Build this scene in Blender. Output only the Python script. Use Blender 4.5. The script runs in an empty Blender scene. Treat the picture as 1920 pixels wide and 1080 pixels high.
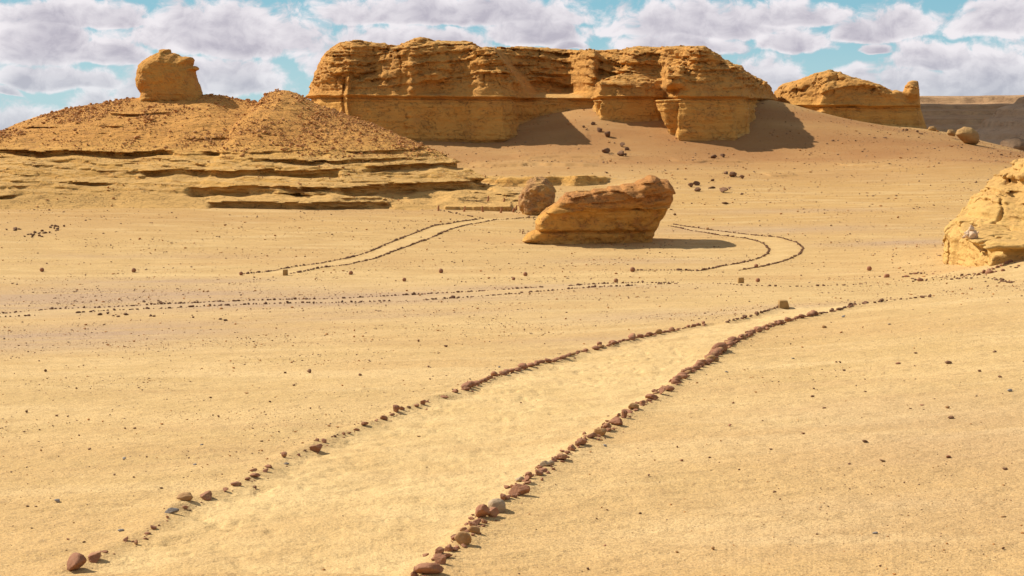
import bpy, math, random, time
import numpy as np
T0 = time.time()
R = math.radians
rng = np.random.default_rng(7)
random.seed(7)
SC = bpy.context.scene
COL = SC.collection

# ------------------------------------------------------------------ camera
FPX = 2667.0                      # focal length in photo pixels (1920 wide)
CZ = 8.9                          # camera height over the plain
PITCH = math.atan(325 / FPX)
cam_d = bpy.data.cameras.new('camera'); cam = bpy.data.objects.new('camera', cam_d); COL.objects.link(cam)
cam.location = (0, 0, CZ); cam.rotation_euler = (math.pi / 2 - PITCH, 0, 0)
cam_d.sensor_width = 36; cam_d.lens = 36 * FPX / 1920; cam_d.clip_start = 0.2; cam_d.clip_end = 20000
SC.camera = cam

# ------------------------------------------------------------------ light
SUN_EL = R(41); SUN_AZ = math.atan2(-0.90, 0.43)      # azimuth measured from +Y towards +X
SUNV = np.array([math.sin(SUN_AZ) * math.cos(SUN_EL), math.cos(SUN_AZ) * math.cos(SUN_EL), math.sin(SUN_EL)])
sl = bpy.data.lights.new('sun', 'SUN'); sl.energy = 5.0; sl.angle = R(0.53); sl.color = (1.0, 0.94, 0.83)
so = bpy.data.objects.new('sun', sl); COL.objects.link(so)
from mathutils import Vector, Matrix, Euler
so.rotation_euler = Vector(SUNV).to_track_quat('Z', 'Y').to_euler()
so.location = (-60, 40, 80)
SC.view_settings.view_transform = 'Standard'; SC.view_settings.look = 'None'
SC.view_settings.exposure = 0.36; SC.view_settings.gamma = 1
SC.cycles.max_bounces = 5; SC.cycles.diffuse_bounces = 4


def ray(px, py):
    px = np.asarray(px, float); py = np.asarray(py, float)
    a = (px - 960) / FPX; b = (540 - py) / FPX
    cp, sp = math.cos(PITCH), math.sin(PITCH)
    return a, cp + b * sp, -sp + b * cp


def at(px, py, D):
    """the place at distance D (along Y) seen at photo pixel px, py"""
    a, dy, dz = ray(px, py); t = D / dy
    return a * t, D + 0 * a, CZ + dz * t


# --- node helper
class NT:
    def __init__(s, tree): s.t = tree; tree.nodes.clear()
    def n(s, kind, ins=None, **kw):
        nd = s.t.nodes.new(kind)
        for k, v in kw.items(): setattr(nd, k, v)
        for k, v in (ins or {}).items():
            if hasattr(v, 'is_linked') or isinstance(v, bpy.types.NodeSocket): s.t.links.new(v, nd.inputs[k])
            else: nd.inputs[k].default_value = v
        return nd
    def m(s, op, a, b=0.0, c=0.0, clamp=False):
        return s.n('ShaderNodeMath', {0: a, 1: b, 2: c}, operation=op, use_clamp=clamp).outputs[0]
    def v(s, op, a, b=(0, 0, 0), c=None):
        ins = {0: a, 1: b}
        if c is not None: ins[2] = c
        nd = s.n('ShaderNodeVectorMath', ins, operation=op)
        return nd.outputs['Value'] if op in ('LENGTH', 'DISTANCE', 'DOT_PRODUCT') else nd.outputs[0]
    def mix(s, f, a, b):
        nd = s.n('ShaderNodeMix', data_type='RGBA'); nd.clamp_factor = True
        for k, v in ((0, f), (6, a), (7, b)):
            if isinstance(v, bpy.types.NodeSocket): s.t.links.new(v, nd.inputs[k])
            else: nd.inputs[k].default_value = v if k == 0 else (*v[:3], 1)
        return nd.outputs[2]
    def noise(s, vec, scale, detail=3, rough=0.5, dist=0.0):
        return s.n('ShaderNodeTexNoise', {'Vector': vec, 'Scale': scale, 'Detail': detail, 'Roughness': rough, 'Distortion': dist}).outputs[0]
    def ramp(s, val, lo, hi, a=0.0, b=1.0):
        return s.n('ShaderNodeMapRange', {0: val, 1: lo, 2: hi, 3: a, 4: b}, interpolation_type='SMOOTHSTEP').outputs[0]


# ------------------------------------------------------------------ sky with broken cumulus
def build_world():
    w = bpy.data.worlds.new('World'); SC.world = w; w.use_nodes = True
    N = NT(w.node_tree)
    out = N.n('ShaderNodeOutputWorld'); bg = N.n('ShaderNodeBackground')
    N.t.links.new(bg.outputs[0], out.inputs[0]); bg.inputs[1].default_value = 0.1
    sky = N.n('ShaderNodeTexSky', sky_type='NISHITA', sun_disc=False, sun_elevation=SUN_EL, sun_rotation=SUN_AZ,
              air_density=1.0, dust_density=0.3, ozone_density=1.2)
    tc = N.n('ShaderNodeTexCoord').outputs['Generated']
    sp = N.n('ShaderNodeSeparateXYZ', {0: tc})
    az = N.m('ARCTAN2', sp.outputs[0], sp.outputs[1])
    hyp = N.m('SQRT', N.m('ADD', N.m('MULTIPLY', sp.outputs[0], sp.outputs[0]), N.m('MULTIPLY', sp.outputs[1], sp.outputs[1])))
    el = N.m('DIVIDE', sp.outputs[2], N.m('MAXIMUM', hyp, 0.02))
    uv = N.n('ShaderNodeCombineXYZ', {0: az, 1: el}).outputs[0]
    # cumulus banks: centre of the flat base, half width, height (photo px, turned into directions)
    C = [(80, 100, 115, 95), (150, 42, 180, 45), (200, 112, 100, 45), (420, 84, 215, 88), (850, 34, 330, 50), (430, 162, 125, 62), (50, 157, 60, 36), (105, 160, 70, 38), (170, 158, 75, 30),
         (60, 255, 140, 62), (190, 214, 60, 52), (10, 178, 28, 14), (275, 182, 60, 66), (652, 132, 82, 72), (760, 92, 200, 52), (1000, 70, 112, 55), (1060, 90, 45, 18), (1320, 57, 205, 62), (1480, 37, 120, 45),
         (1270, 93, 125, 42), (1480, 87, 76, 38), (1600, 68, 55, 38), (1685, 59, 88, 52), (1885, 52, 105, 64), (1440, 168, 92, 68), (1632, 92, 28, 16), (1750, 118, 95, 52), (1600, 155, 52, 44), (1720, 188, 170, 78), (1865, 188, 130, 112)]
    n1 = N.n('ShaderNodeTexNoise', {'Vector': uv, 'Scale': 30.0, 'Detail': 2.0, 'Roughness': 0.5})
    q0 = N.v('ADD', uv, N.v('MULTIPLY', N.v('SUBTRACT', n1.outputs['Color'], (0.5, 0.5, 0.5)), (0.030, 0.014, 0)))
    acc = None
    for (px, py, hw, h) in C:
        a_, dy, dz = ray(px, py)
        u0 = float(np.arctan2(a_, dy)); v0 = float(dz / np.hypot(a_, dy))
        a = hw / FPX; b = h / FPX
        q = N.v('MULTIPLY_ADD', q0, (1 / a, 1 / b, 0), (-u0 / a, -v0 / b, 0))
        q = N.v('MAXIMUM', q, N.v('MULTIPLY', q, (-1, -3.2, 0)))
        l = N.v('LENGTH', q)
        acc = l if acc is None else N.m('SMOOTH_MIN', acc, l, 0.10)
    # the rest of the sky, outside the photographed part, is filled by noise
    rest = N.ramp(N.noise(N.v('MULTIPLY', uv, (1, 1.6, 1)), 7.0, 2), 0.40, 0.62, 1.35, 0.3)
    outside = N.m('MAXIMUM', N.ramp(N.m('ABSOLUTE', az), 0.36, 0.42), N.ramp(el, 0.085, 0.11))
    acc = N.m('ADD', N.m('MULTIPLY', acc, N.m('SUBTRACT', 1.0, outside)), N.m('MULTIPLY', rest, outside))
    def detail(v):
        bil = N.n('ShaderNodeTexVoronoi', {'Vector': N.v('MULTIPLY', v, (1, 1.25, 1)), 'Scale': 75.0}, feature='F1').outputs[0]
        fine = N.noise(N.v('MULTIPLY', v, (1, 1.25, 1)), 75.0, 5, 0.62)
        return N.m('ADD', N.m('MULTIPLY', N.m('SUBTRACT', 0.45, bil), 0.20), N.m('MULTIPLY', N.m('SUBTRACT', fine, 0.5), 1.15))
    d0 = detail(q0); d1 = detail(N.v('ADD', q0, (-0.0022, 0.0040, 0)))
    body = N.m('SUBTRACT', 1.0, acc)
    f0 = N.m('ADD', body, d0)
    dens = N.ramp(f0, -0.12, 0.26)
    lit = N.m('ADD', 0.86, N.m('MULTIPLY', N.m('SUBTRACT', d0, d1), 1.0), clamp=True)
    lit = N.m('SUBTRACT', lit, N.m('MULTIPLY', N.ramp(body, 0.05, 0.75), 0.62), clamp=True)
    lit = N.m('SUBTRACT', lit, N.ramp(body, 0.12, 0.0, 0.0, 0.30), clamp=True)
    lit = N.m('ADD', lit, N.m('MULTIPLY', N.m('SUBTRACT', n1.outputs[0], 0.48), 1.6), clamp=True)
    ccol = N.mix(lit, (3.95, 3.75, 4.30), (6.9, 6.6, 6.85))
    high = N.ramp(el, 0.12, 0.9)
    ccol = N.mix(high, ccol, (4.0, 3.5, 3.4))
    blue = N.mix(N.ramp(el, 0.0, 0.085), (3.1, 5.0, 5.6), (1.75, 3.95, 4.95))
    blue = N.mix(high, blue, (0.9, 1.7, 2.6))
    skyc = N.mix(0.9, sky.outputs[0], blue)
    low = N.ramp(el, 0.005, 0.05, 0.80, 1.0)
    N.t.links.new(N.mix(N.m('MULTIPLY', dens, low), skyc, ccol), bg.inputs[0])
    w.cycles.sampling_method = 'NONE'
build_world()

# ------------------------------------------------------------------ numpy noise
TAB = rng.random((32, 32, 32)).astype(np.float32).ravel() * 2 - 1
def noise3(x, y, z):
    x = np.asarray(x, np.float32); y = np.asarray(y, np.float32); z = np.asarray(z, np.float32)
    x, y, z = np.broadcast_arrays(x, y, z)
    xi = np.floor(x); yi = np.floor(y); zi = np.floor(z)
    fx = x - xi; fy = y - yi; fz = z - zi
    xi = xi.astype(np.int32) & 31; yi = yi.astype(np.int32) & 31; zi = zi.astype(np.int32) & 31
    fx = fx * fx * (3 - 2 * fx); fy = fy * fy * (3 - 2 * fy); fz = fz * fz * (3 - 2 * fz)
    x1 = (xi + 1) & 31; y1 = (yi + 1) & 31; z1 = (zi + 1) & 31
    X0 = xi << 10; X1 = x1 << 10; Y0 = yi << 5; Y1 = y1 << 5
    def g(a, b, c): return TAB[a + b + c]
    a = g(X0, Y0, zi); a = a + (g(X1, Y0, zi) - a) * fx
    b = g(X0, Y1, zi); b = b + (g(X1, Y1, zi) - b) * fx
    a = a + (b - a) * fy
    c = g(X0, Y0, z1); c = c + (g(X1, Y0, z1) - c) * fx
    d = g(X0, Y1, z1); d = d + (g(X1, Y1, z1) - d) * fx
    c = c + (d - c) * fy
    return a + (c - a) * fz
def fbm(x, y, z, o=4, g=0.5):
    s = 0; a = 1.0; t = 0
    for i in range(o):
        k = 2.03 ** i
        s = s + a * noise3(x * k + 17.3 * i, y * k + 5.1 * i, z * k + 9.7 * i); t += a; a *= g
    return s / t
def sstep(a, b, x):
    t = np.clip((x - a) / (b - a), 0, 1); return t * t * (3 - 2 * t)
def poly_sdf(px, py, P):
    """signed distance to a closed polygon, positive inside"""
    d = np.full(px.shape, 1e9, np.float32); inside = np.zeros(px.shape, bool)
    n = len(P)
    for i in range(n):
        ax, ay = P[i]; bx, by = P[(i + 1) % n]
        ex, ey = bx - ax, by - ay
        wx, wy = px - ax, py - ay
        t = np.clip((wx * ex + wy * ey) / (ex * ex + ey * ey + 1e-9), 0, 1)
        d = np.minimum(d, (wx - ex * t) ** 2 + (wy - ey * t) ** 2)
        if ay != by:
            c = ((ay > py) != (by > py)) & (px < (bx - ax) * (py - ay) / (by - ay) + ax)
            inside ^= c
    d = np.sqrt(d)
    return np.where(inside, d, -d)
def line_dist(px, py, P):
    d = np.full(px.shape, 1e9, np.float32)
    for i in range(len(P) - 1):
        ax, ay = P[i]; bx, by = P[i + 1]
        ex, ey = bx - ax, by - ay
        wx, wy = px - ax, py - ay
        t = np.clip((wx * ex + wy * ey) / (ex * ex + ey * ey + 1e-9), 0, 1)
        d = np.minimum(d, (wx - ex * t) ** 2 + (wy - ey * t) ** 2)
    return np.sqrt(d)

def sawbeds(x, y, t, fx=0.2, seed=0.0):
    """thin hard beds: each sticks out most at its foot, leaving a small shelf and a hollow under it"""
    k = np.floor(t); f = t - k
    a = 0.5 + 0.5 * noise3(x * fx, y * fx, k * 3.7 + seed) + 0.25 * noise3(x * fx * 4, y * fx * 4, k * 2.3 + seed)
    b = 0.5 + 0.5 * noise3(x * fx, y * fx, (k + 1) * 3.7 + seed)
    return np.clip(a, 0, 1.2) * (1 - f) ** 1.3 - 0.35 + 0.15 * b * f
# ------------------------------------------------------------------ mesh helpers
def make_obj(name, V, Q, mat, parent=None, label=None, cat=None, group=None, kind=None, loc=None, attrs=None, nv=4, flat=False):
    me = bpy.data.meshes.new(name)
    V = np.asarray(V, np.float32); Q = np.asarray(Q, np.int32)
    me.vertices.add(len(V)); me.vertices.foreach_set('co', V.ravel())
    me.loops.add(Q.size); me.loops.foreach_set('vertex_index', Q.ravel())
    me.polygons.add(len(Q)); me.polygons.foreach_set('loop_start', np.arange(0, Q.size, nv, dtype=np.int32))
    me.update(calc_edges=True); me.validate()
    if flat: me.shade_flat()
    else: me.shade_smooth()
    for k, a in (attrs or {}).items():
        at_ = me.attributes.new(k, 'FLOAT', 'POINT'); at_.data.foreach_set('value', np.asarray(a, np.float32))
    me.materials.append(mat)
    return link_obj(name, me, parent, label, cat, group, kind, loc)
def link_obj(name, me, parent=None, label=None, cat=None, group=None, kind=None, loc=None):
    o = bpy.data.objects.new(name, me); COL.objects.link(o)
    if loc is not None: o.location = loc
    if parent: o.parent = parent
    if label: o['label'] = label
    if cat: o['category'] = cat
    if group: o['group'] = group
    if kind: o['kind'] = kind
    return o
def grid_quads(nr, nc, wrap=False):
    r = np.arange(nr - 1)[:, None]; c = np.arange(nc - (0 if wrap else 1))[None, :]
    c1 = (c + 1) % nc
    return np.stack([r * nc + c, r * nc + c1, (r + 1) * nc + c1, (r + 1) * nc + c], -1).reshape(-1, 4)
def normals(V, Q):
    n = np.zeros_like(V)
    a = V[Q[:, 2]] - V[Q[:, 0]]; b = V[Q[:, 3 if Q.shape[1] == 4 else 1]] - V[Q[:, 1 if Q.shape[1] == 4 else 0]]
    f = np.cross(a, b)
    if Q.shape[1] == 3: f = -f
    for k in range(Q.shape[1]):
        for ax in range(3): n[:, ax] += np.bincount(Q[:, k], f[:, ax], len(V))
    return n / (np.linalg.norm(n, axis=1, keepdims=True) + 1e-9)
def surface_nets(F, org, h):
    F = np.asarray(F, np.float32)
    nx, ny, nz = F.shape
    ins = F > 0
    cs = [(i, j, k) for i in (0, 1) for j in (0, 1) for k in (0, 1)]
    cnt = np.zeros((nx - 1, ny - 1, nz - 1), np.int8)
    for (i, j, k) in cs: cnt += ins[i:nx - 1 + i, j:ny - 1 + j, k:nz - 1 + k]
    act = (cnt > 0) & (cnt < 8)
    idx = np.full(act.shape, -1, np.int32); A = np.argwhere(act); idx[act] = np.arange(len(A))
    acc = np.zeros((len(A), 3), np.float32); n = np.zeros(len(A), np.float32)
    for c0 in cs:
        for ax in range(3):
            if c0[ax]: continue
            c1 = list(c0); c1[ax] = 1
            f0 = F[A[:, 0] + c0[0], A[:, 1] + c0[1], A[:, 2] + c0[2]]; f1 = F[A[:, 0] + c1[0], A[:, 1] + c1[1], A[:, 2] + c1[2]]
            m = ((f0 > 0) != (f1 > 0))
            t = np.where(m, f0 / np.where(m, f0 - f1, 1), 0)
            p = np.tile(np.array(c0, np.float32), (len(A), 1)); p[:, ax] += t
            acc += p * m[:, None]; n += m
    V = (A + acc / n[:, None]) * np.asarray(h, np.float32) + np.asarray(org, np.float32)
    Qs = []
    for ax in range(3):
        b, c = (ax + 1) % 3, (ax + 2) % 3
        s0 = [slice(1, -1)] * 3; s1 = [slice(1, -1)] * 3
        s0[ax] = slice(0, -1); s1[ax] = slice(1, None)
        m0 = ins[tuple(s0)]; m1 = ins[tuple(s1)]
        E = np.argwhere(m0 != m1); E[:, b] += 1; E[:, c] += 1
        up = ins[E[:, 0], E[:, 1], E[:, 2]]
        def cell(db, dc):
            P = E.copy(); P[:, b] += db; P[:, c] += dc
            return idx[P[:, 0], P[:, 1], P[:, 2]]
        q = np.stack([cell(-1, -1), cell(0, -1), cell(0, 0), cell(-1, 0)], 1)
        q[~up] = q[~up][:, ::-1]
        Qs.append(q)
    return V, np.concatenate(Qs)
def grid3(lo, hi, h):
    n = [int((hi[i] - lo[i]) / h) + 2 for i in range(3)]
    ax = [np.float32(lo[i]) + np.arange(n[i], dtype=np.float32) * h for i in range(3)]
    return ax

# ------------------------------------------------------------------ materials
def rock_mat(name, low, high, crust, split=None, soft=0.4, strata=1.0, bump=0.5, scale=1.0, dark=(0.12, 0.07, 0.04), crust_amt=0.5, pits=0.5):
    m = bpy.data.materials.new(name); m.use_nodes = True; N = NT(m.node_tree)
    out = N.n('ShaderNodeOutputMaterial'); b = N.n('ShaderNodeBsdfPrincipled', {'Roughness': 0.95, 'Specular IOR Level': 0.12})
    N.t.links.new(b.outputs[0], out.inputs[0])
    P = N.n('ShaderNodeNewGeometry').outputs['Position']
    sp = N.n('ShaderNodeSeparateXYZ', {0: P})
    wob = N.noise(P, 0.16 * scale, 3, 0.5)
    zz = N.m('ADD', sp.outputs[2], N.m('MULTIPLY', N.m('SUBTRACT', wob, 0.5), 1.2 / scale))
    sv = N.n('ShaderNodeCombineXYZ', {0: N.m('MULTIPLY', sp.outputs[0], 0.06 * scale), 1: N.m('MULTIPLY', sp.outputs[1], 0.06 * scale), 2: N.m('MULTIPLY', zz, 1.7 * scale)}).outputs[0]
    st = N.noise(sv, 1.0, 4, 0.6)
    if split is None: base = N.mix(N.ramp(N.noise(P, 0.5 * scale, 4, 0.6), 0.35, 0.65), low, high)
    else: base = N.mix(N.ramp(zz, split - soft, split + soft), low, high)
    base = N.mix(N.m('MULTIPLY', N.ramp(st, 0.44, 0.30), 0.40 * strata), base, [c * 0.78 for c in low])
    base = N.mix(N.m('MULTIPLY', N.ramp(st, 0.54, 0.68), 0.50 * strata), base, [min(c * 1.22, 0.85) for c in low])
    blot = N.noise(P, 0.55 * scale, 5, 0.62)
    base = N.mix(N.m('MULTIPLY', N.ramp(blot, 0.48, 0.66), crust_amt), base, crust)
    spk = N.noise(N.v('MULTIPLY', P, (1, 1, 1.8)), 3.0 * scale, 4, 0.7)
    base = N.mix(N.m('MULTIPLY', N.ramp(spk, 0.60, 0.72), 0.55 * pits), base, dark)
    fine = N.noise(P, 9 * scale, 3, 0.6)
    base = N.mix(N.ramp(fine, 0.3, 0.7, 0.0, 0.35), base, [c * 0.80 for c in low])
    base = N.mix(N.n('ShaderNodeAttribute', attribute_name='sandy').outputs['Fac'], base, (0.57, 0.335, 0.112))
    wg = N.m('ABSOLUTE', N.m('SUBTRACT', N.noise(N.v('MULTIPLY', P, (1, 1, 1.7)), 0.75 * scale, 3, 0.6, 1.2), 0.5))
    wl = N.m('MULTIPLY', N.ramp(wg, 0.013, 0.004), N.ramp(blot, 0.40, 0.55))
    base = N.mix(N.m('MULTIPLY', wl, 0.55), base, dark)
    N.t.links.new(base, b.inputs['Base Color'])
    hgt = N.m('ADD', N.m('MULTIPLY', N.noise(sv, 2.3, 5, 0.65), 0.55), N.m('ADD', N.m('MULTIPLY', spk, 0.45), N.m('SUBTRACT', N.m('MULTIPLY', fine, 0.15), N.m('MULTIPLY', wl, 0.5))))
    bp = N.n('ShaderNodeBump', {'Strength': bump, 'Distance': 0.45 / scale, 'Height': hgt})
    N.t.links.new(bp.outputs[0], b.inputs['Normal'])
    return m

def sand_mat(name):
    m = bpy.data.materials.new(name); m.use_nodes = True; N = NT(m.node_tree)
    out = N.n('ShaderNodeOutputMaterial'); b = N.n('ShaderNodeBsdfPrincipled', {'Roughness': 0.97, 'Specular IOR Level': 0.08})
    N.t.links.new(b.outputs[0], out.inputs[0])
    P = N.n('ShaderNodeNewGeometry').outputs['Position']
    def attr(a): return N.n('ShaderNodeAttribute', attribute_name=a).outputs['Fac']
    big = N.noise(N.v('MULTIPLY', P, (0.6, 1.1, 1)), 0.07, 4, 0.6)
    mid = N.noise(N.v('MULTIPLY', P, (0.7, 1.5, 1)), 0.45, 5, 0.62)
    col = N.mix(attr('warm'), N.mix(N.ramp(mid, 0.35, 0.68), (0.53, 0.352, 0.143), (0.62, 0.42, 0.185)), N.mix(N.ramp(mid, 0.35, 0.68), (0.47, 0.27, 0.085), (0.55, 0.33, 0.11)))
    col = N.mix(N.m('MULTIPLY', N.ramp(big, 0.45, 0.62), 0.6), col, (0.50, 0.30, 0.115))
    stk = N.noise(N.v('MULTIPLY', P, (0.25, 1.3, 1)), 0.5, 4, 0.6)
    col = N.mix(N.m('MULTIPLY', N.ramp(stk, 0.52, 0.66), 0.45), col, (0.68, 0.48, 0.23))
    col = N.mix(N.m('MULTIPLY', N.ramp(stk, 0.46, 0.34), 0.40), col, (0.47, 0.29, 0.125))
    # winnowed grey-pink gravel
    gr = attr('gravelly')
    gm = N.m('MULTIPLY', gr, N.ramp(N.noise(N.v('MULTIPLY', P, (0.35, 1.6, 1)), 0.35, 5, 0.65), 0.36, 0.56, 0.5, 1.0))
    col = N.mix(N.m('MULTIPLY', gm, 0.95), col, (0.41, 0.275, 0.178))
    # darker, redder weathered slope sand
    col = N.mix(attr('reddish'), col, (0.31, 0.130, 0.036))
    # pale dusty trodden sand
    pm = N.m('MULTIPLY', attr('pale'), N.ramp(N.noise(N.v('MULTIPLY', P, (1, 1, 1)), 0.8, 4, 0.6), 0.35, 0.65, 0.25, 1.0))
    col = N.mix(pm, col, (0.70, 0.50, 0.235))
    # grains at three sizes
    s0 = N.noise(P, 85, 2, 0.7); s1 = N.noise(P, 30, 3, 0.7); s2 = N.noise(P, 7.5, 4, 0.72); s3 = N.noise(N.v('MULTIPLY', P, (1, 1.4, 1)), 1.9, 5, 0.78)
    rough = N.m('SUBTRACT', 1.0, N.m('MULTIPLY', attr('pale'), 0.7))
    col = N.mix(N.m('MULTIPLY', N.ramp(s1, 0.50, 0.64), N.m('MULTIPLY', rough, 0.75)), col, (0.29, 0.180, 0.085))
    col = N.mix(N.m('MULTIPLY', N.ramp(s2, 0.53, 0.66), N.m('MULTIPLY', rough, 0.60)), col, (0.36, 0.225, 0.10))
    col = N.mix(N.m('MULTIPLY', N.ramp(s0, 0.55, 0.66), N.m('MULTIPLY', rough, 0.85)), col, (0.33, 0.20, 0.10))
    col = N.mix(N.m('MULTIPLY', N.ramp(s0, 0.46, 0.30), 0.5), col, (0.74, 0.56, 0.32))
    col = N.mix(N.m('MULTIPLY', N.ramp(s2, 0.42, 0.28), 0.35), col, (0.70, 0.50, 0.25))
    col = N.mix(N.m('MULTIPLY', N.ramp(s3, 0.53, 0.68), N.m('MULTIPLY', rough, 0.50)), col, (0.36, 0.225, 0.10))
    N.t.links.new(col, b.inputs['Base Color'])
    hg = N.m('ADD', N.m('MULTIPLY', s2, 0.9), N.m('ADD', N.m('MULTIPLY', s1, 0.10), N.m('MULTIPLY', s3, 1.8)))
    bp = N.n('ShaderNodeBump', {'Strength': 0.50, 'Distance': 0.06, 'Height': hg})
    N.t.links.new(bp.outputs[0], b.inputs['Normal'])
    return m

def stone_mat(name, a, c, scale=9.0, bump=0.5):
    m = bpy.data.materials.new(name); m.use_nodes = True; N = NT(m.node_tree)
    out = N.n('ShaderNodeOutputMaterial'); b = N.n('ShaderNodeBsdfPrincipled', {'Roughness': 0.85, 'Specular IOR Level': 0.2})
    N.t.links.new(b.outputs[0], out.inputs[0])
    P = N.n('ShaderNodeNewGeometry').outputs['Position']
    rnd = N.n('ShaderNodeObjectInfo').outputs['Random']
    n1 = N.noise(P, scale, 5, 0.65); n2 = N.noise(P, scale * 4, 3, 0.6)
    col = N.mix(N.ramp(n1, 0.3, 0.7), a, c)
    col = N.mix(N.m('MULTIPLY', rnd, 0.45), col, [x * 0.62 for x in a])
    # dust of sand caught on the stone
    dust = N.ramp(N.noise(P, scale * 0.8, 4, 0.6), 0.55, 0.72, 0, 0.40)
    col = N.mix(dust, col, (0.52, 0.34, 0.15))
    N.t.links.new(col, b.inputs['Base Color'])
    bp = N.n('ShaderNodeBump', {'Strength': bump, 'Distance': 0.25 / scale, 'Height': N.m('ADD', n1, N.m('MULTIPLY', n2, 0.4))})
    N.t.links.new(bp.outputs[0], b.inputs['Normal'])
    return m
M_SAND = sand_mat('desert_sand')
M_STONE = stone_mat('iron_stone', (0.30, 0.130, 0.068), (0.40, 0.195, 0.105))
M_DARK = stone_mat('dark_stone', (0.15, 0.072, 0.038), (0.25, 0.13, 0.065))
M_PALE = stone_mat('pale_stone', (0.40, 0.28, 0.17), (0.52, 0.38, 0.24))
M_GREY = stone_mat('grey_stone', (0.22, 0.19, 0.17), (0.36, 0.31, 0.26))
M_BLOCK = stone_mat('sandstone_block', (0.36, 0.21, 0.075), (0.45, 0.28, 0.11), 5.0)
M_RUB = stone_mat('rubble_stone', (0.38, 0.165, 0.052), (0.52, 0.25, 0.08), 2.0)
M_OCH = stone_mat('ochre_stone', (0.36, 0.19, 0.075), (0.46, 0.27, 0.12))
M_EDG = stone_mat('row_stone', (0.13, 0.062, 0.033), (0.22, 0.11, 0.058))
M_GRAV = stone_mat('gravel_stone', (0.20, 0.115, 0.065), (0.33, 0.20, 0.11), 3.0)
M_RUST = stone_mat('rust_stone', (0.40, 0.17, 0.07), (0.48, 0.22, 0.10))
M_CAIRN = stone_mat('cairn_rock', (0.62, 0.42, 0.26), (0.74, 0.56, 0.40), 4.0)
M_BONE = stone_mat('fossil_bone', (0.13, 0.07, 0.04), (0.22, 0.12, 0.06))
print('setup', time.time() - T0)

# ------------------------------------------------------------------ terrain
CP = []          # (x, y, z) of places where the ground is known
for px, py, D in [(-300, 1080, 14), (300, 1080, 13.1), (960, 1080, 12.8), (1500, 1080, 12.2), (2200, 1080, 11.4),
    (-300, 900, 18.9), (400, 900, 17.9), (960, 900, 17.6), (1500, 900, 16.9), (2200, 900, 15.6),
    (-300, 800, 24), (500, 800, 22.4), (960, 800, 21.9), (1500, 800, 20.6), (2200, 800, 18.8),
    (-300, 700, 33), (300, 700, 31.5), (960, 700, 29.4), (1500, 700, 27), (1900, 700, 25), (2300, 700, 23.5),
    (-300, 610, 50), (300, 610, 47), (960, 610, 42.5), (1500, 600, 39.5), (1900, 600, 34), (2300, 600, 31),
    (-300, 560, 64), (300, 560, 62), (960, 560, 56), (1500, 560, 51), (1850, 555, 43), (2100, 545, 40),
    (-300, 530, 75), (300, 530, 75), (960, 530, 72), (1450, 530, 67), (1700, 525, 69), (1900, 520, 62), (2100, 505, 58), (2400, 490, 58),
    (1900, 487, 67), (2100, 462, 68), (1760, 516, 71), (1600, 515, 76),
    (-300, 505, 82), (300, 510, 81), (960, 510, 81), (1400, 508, 81), (1650, 500, 82),
    (-300, 450, 96), (300, 450, 98), (960, 452, 100), (1300, 452, 101), (1700, 440, 103), (2100, 440, 102),
    (-300, 400, 113), (0, 400, 114), (400, 400, 118), (800, 396, 122), (960, 393, 126), (1300, 400, 124), (1700, 390, 126), (2100, 395, 122),
    (1050, 372, 138), (1300, 370, 140), (1600, 367, 142), (1900, 362, 142),
    (1050, 347, 155), (1300, 340, 158), (1600, 337, 160), (1850, 330, 160),
    (900, 330, 172), (1050, 312, 180), (1300, 308, 182), (1600, 306, 182), (1850, 305, 172),
    (820, 290, 200), (960, 284, 200), (1100, 278, 200), (1265, 272, 203), (1400, 277, 203), (1540, 280, 200), (1700, 268, 206), (1800, 268, 213), (1862, 288, 196), (1905, 306, 178),
    (700, 262, 209), (820, 268, 208), (955, 264, 208), (1005, 230, 221), (1060, 215, 222), (1110, 217, 219), (1180, 234, 215), (1262, 264, 206), (1395, 254, 208), (1412, 217, 221),
    (1452, 188, 240), (1500, 202, 243), (1580, 229, 243), (1650, 236, 243), (1730, 240, 245)]:
    CP.append([float(v) for v in at(px, py, D)])
CP += [(-30, 300, 3), (20, 310, 4), (-90, 280, 1), (60, 320, 3), (-60, 135, 1.0), (-30, 135, 1.0), (-8, 140, 1.2), (-60, 165, 1.0), (-25, 165, 1.2), (-8, 165, 1.2), (-30, 195, 1.5), (-95, 160, .8),
       (85, 262, 1.0), (96, 235, 0.0), (92, 205, 0.2), (105, 300, -2.0), (95, 340, -2.2), (150, 420, -2.3), (110, 180, 0.0), (75, 145, 0.3), (150, 300, -2), (60, 420, -2), (140, 600, -2.4), (0, 600, -2.3), (-200, 500, -2), (400, 500, -2), (250, 800, -2.4), (-250, 900, -2),
       (-60, 30, 5.5), (60, 30, 6.5), (0, 3, 7.0), (0, -8, 7.4), (3, 0, 7.2), (-3, 0, 7.1), (-60, -30, 7), (60, -30, 8), (0, -80, 8), (-150, 50, 3), (150, 60, 4), (0, -400, 4), (-400, 0, 2), (400, 0, 3)]
CP = np.array(CP, float)
def warp(x, y):
    r = np.sqrt(x * x + y * y); return np.arctan2(x, y), np.log(np.maximum(r, 4.0))
def tps_k(d2): return 0.5 * d2 * np.log(d2 + 1e-12)
_a, _b = warp(CP[:, 0], CP[:, 1]); _n = len(CP)
_K = tps_k((_a[:, None] - _a) ** 2 + (_b[:, None] - _b) ** 2) + np.eye(_n) * 1e-4
_A = np.zeros((_n + 3, _n + 3)); _A[:_n, :_n] = _K; _A[:_n, _n] = 1; _A[:_n, _n + 1] = _a; _A[:_n, _n + 2] = _b; _A[_n:, :_n] = _A[:_n, _n:].T
TW = np.linalg.solve(_A, np.concatenate([CP[:, 2], [0, 0, 0]])).astype(np.float32)
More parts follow.
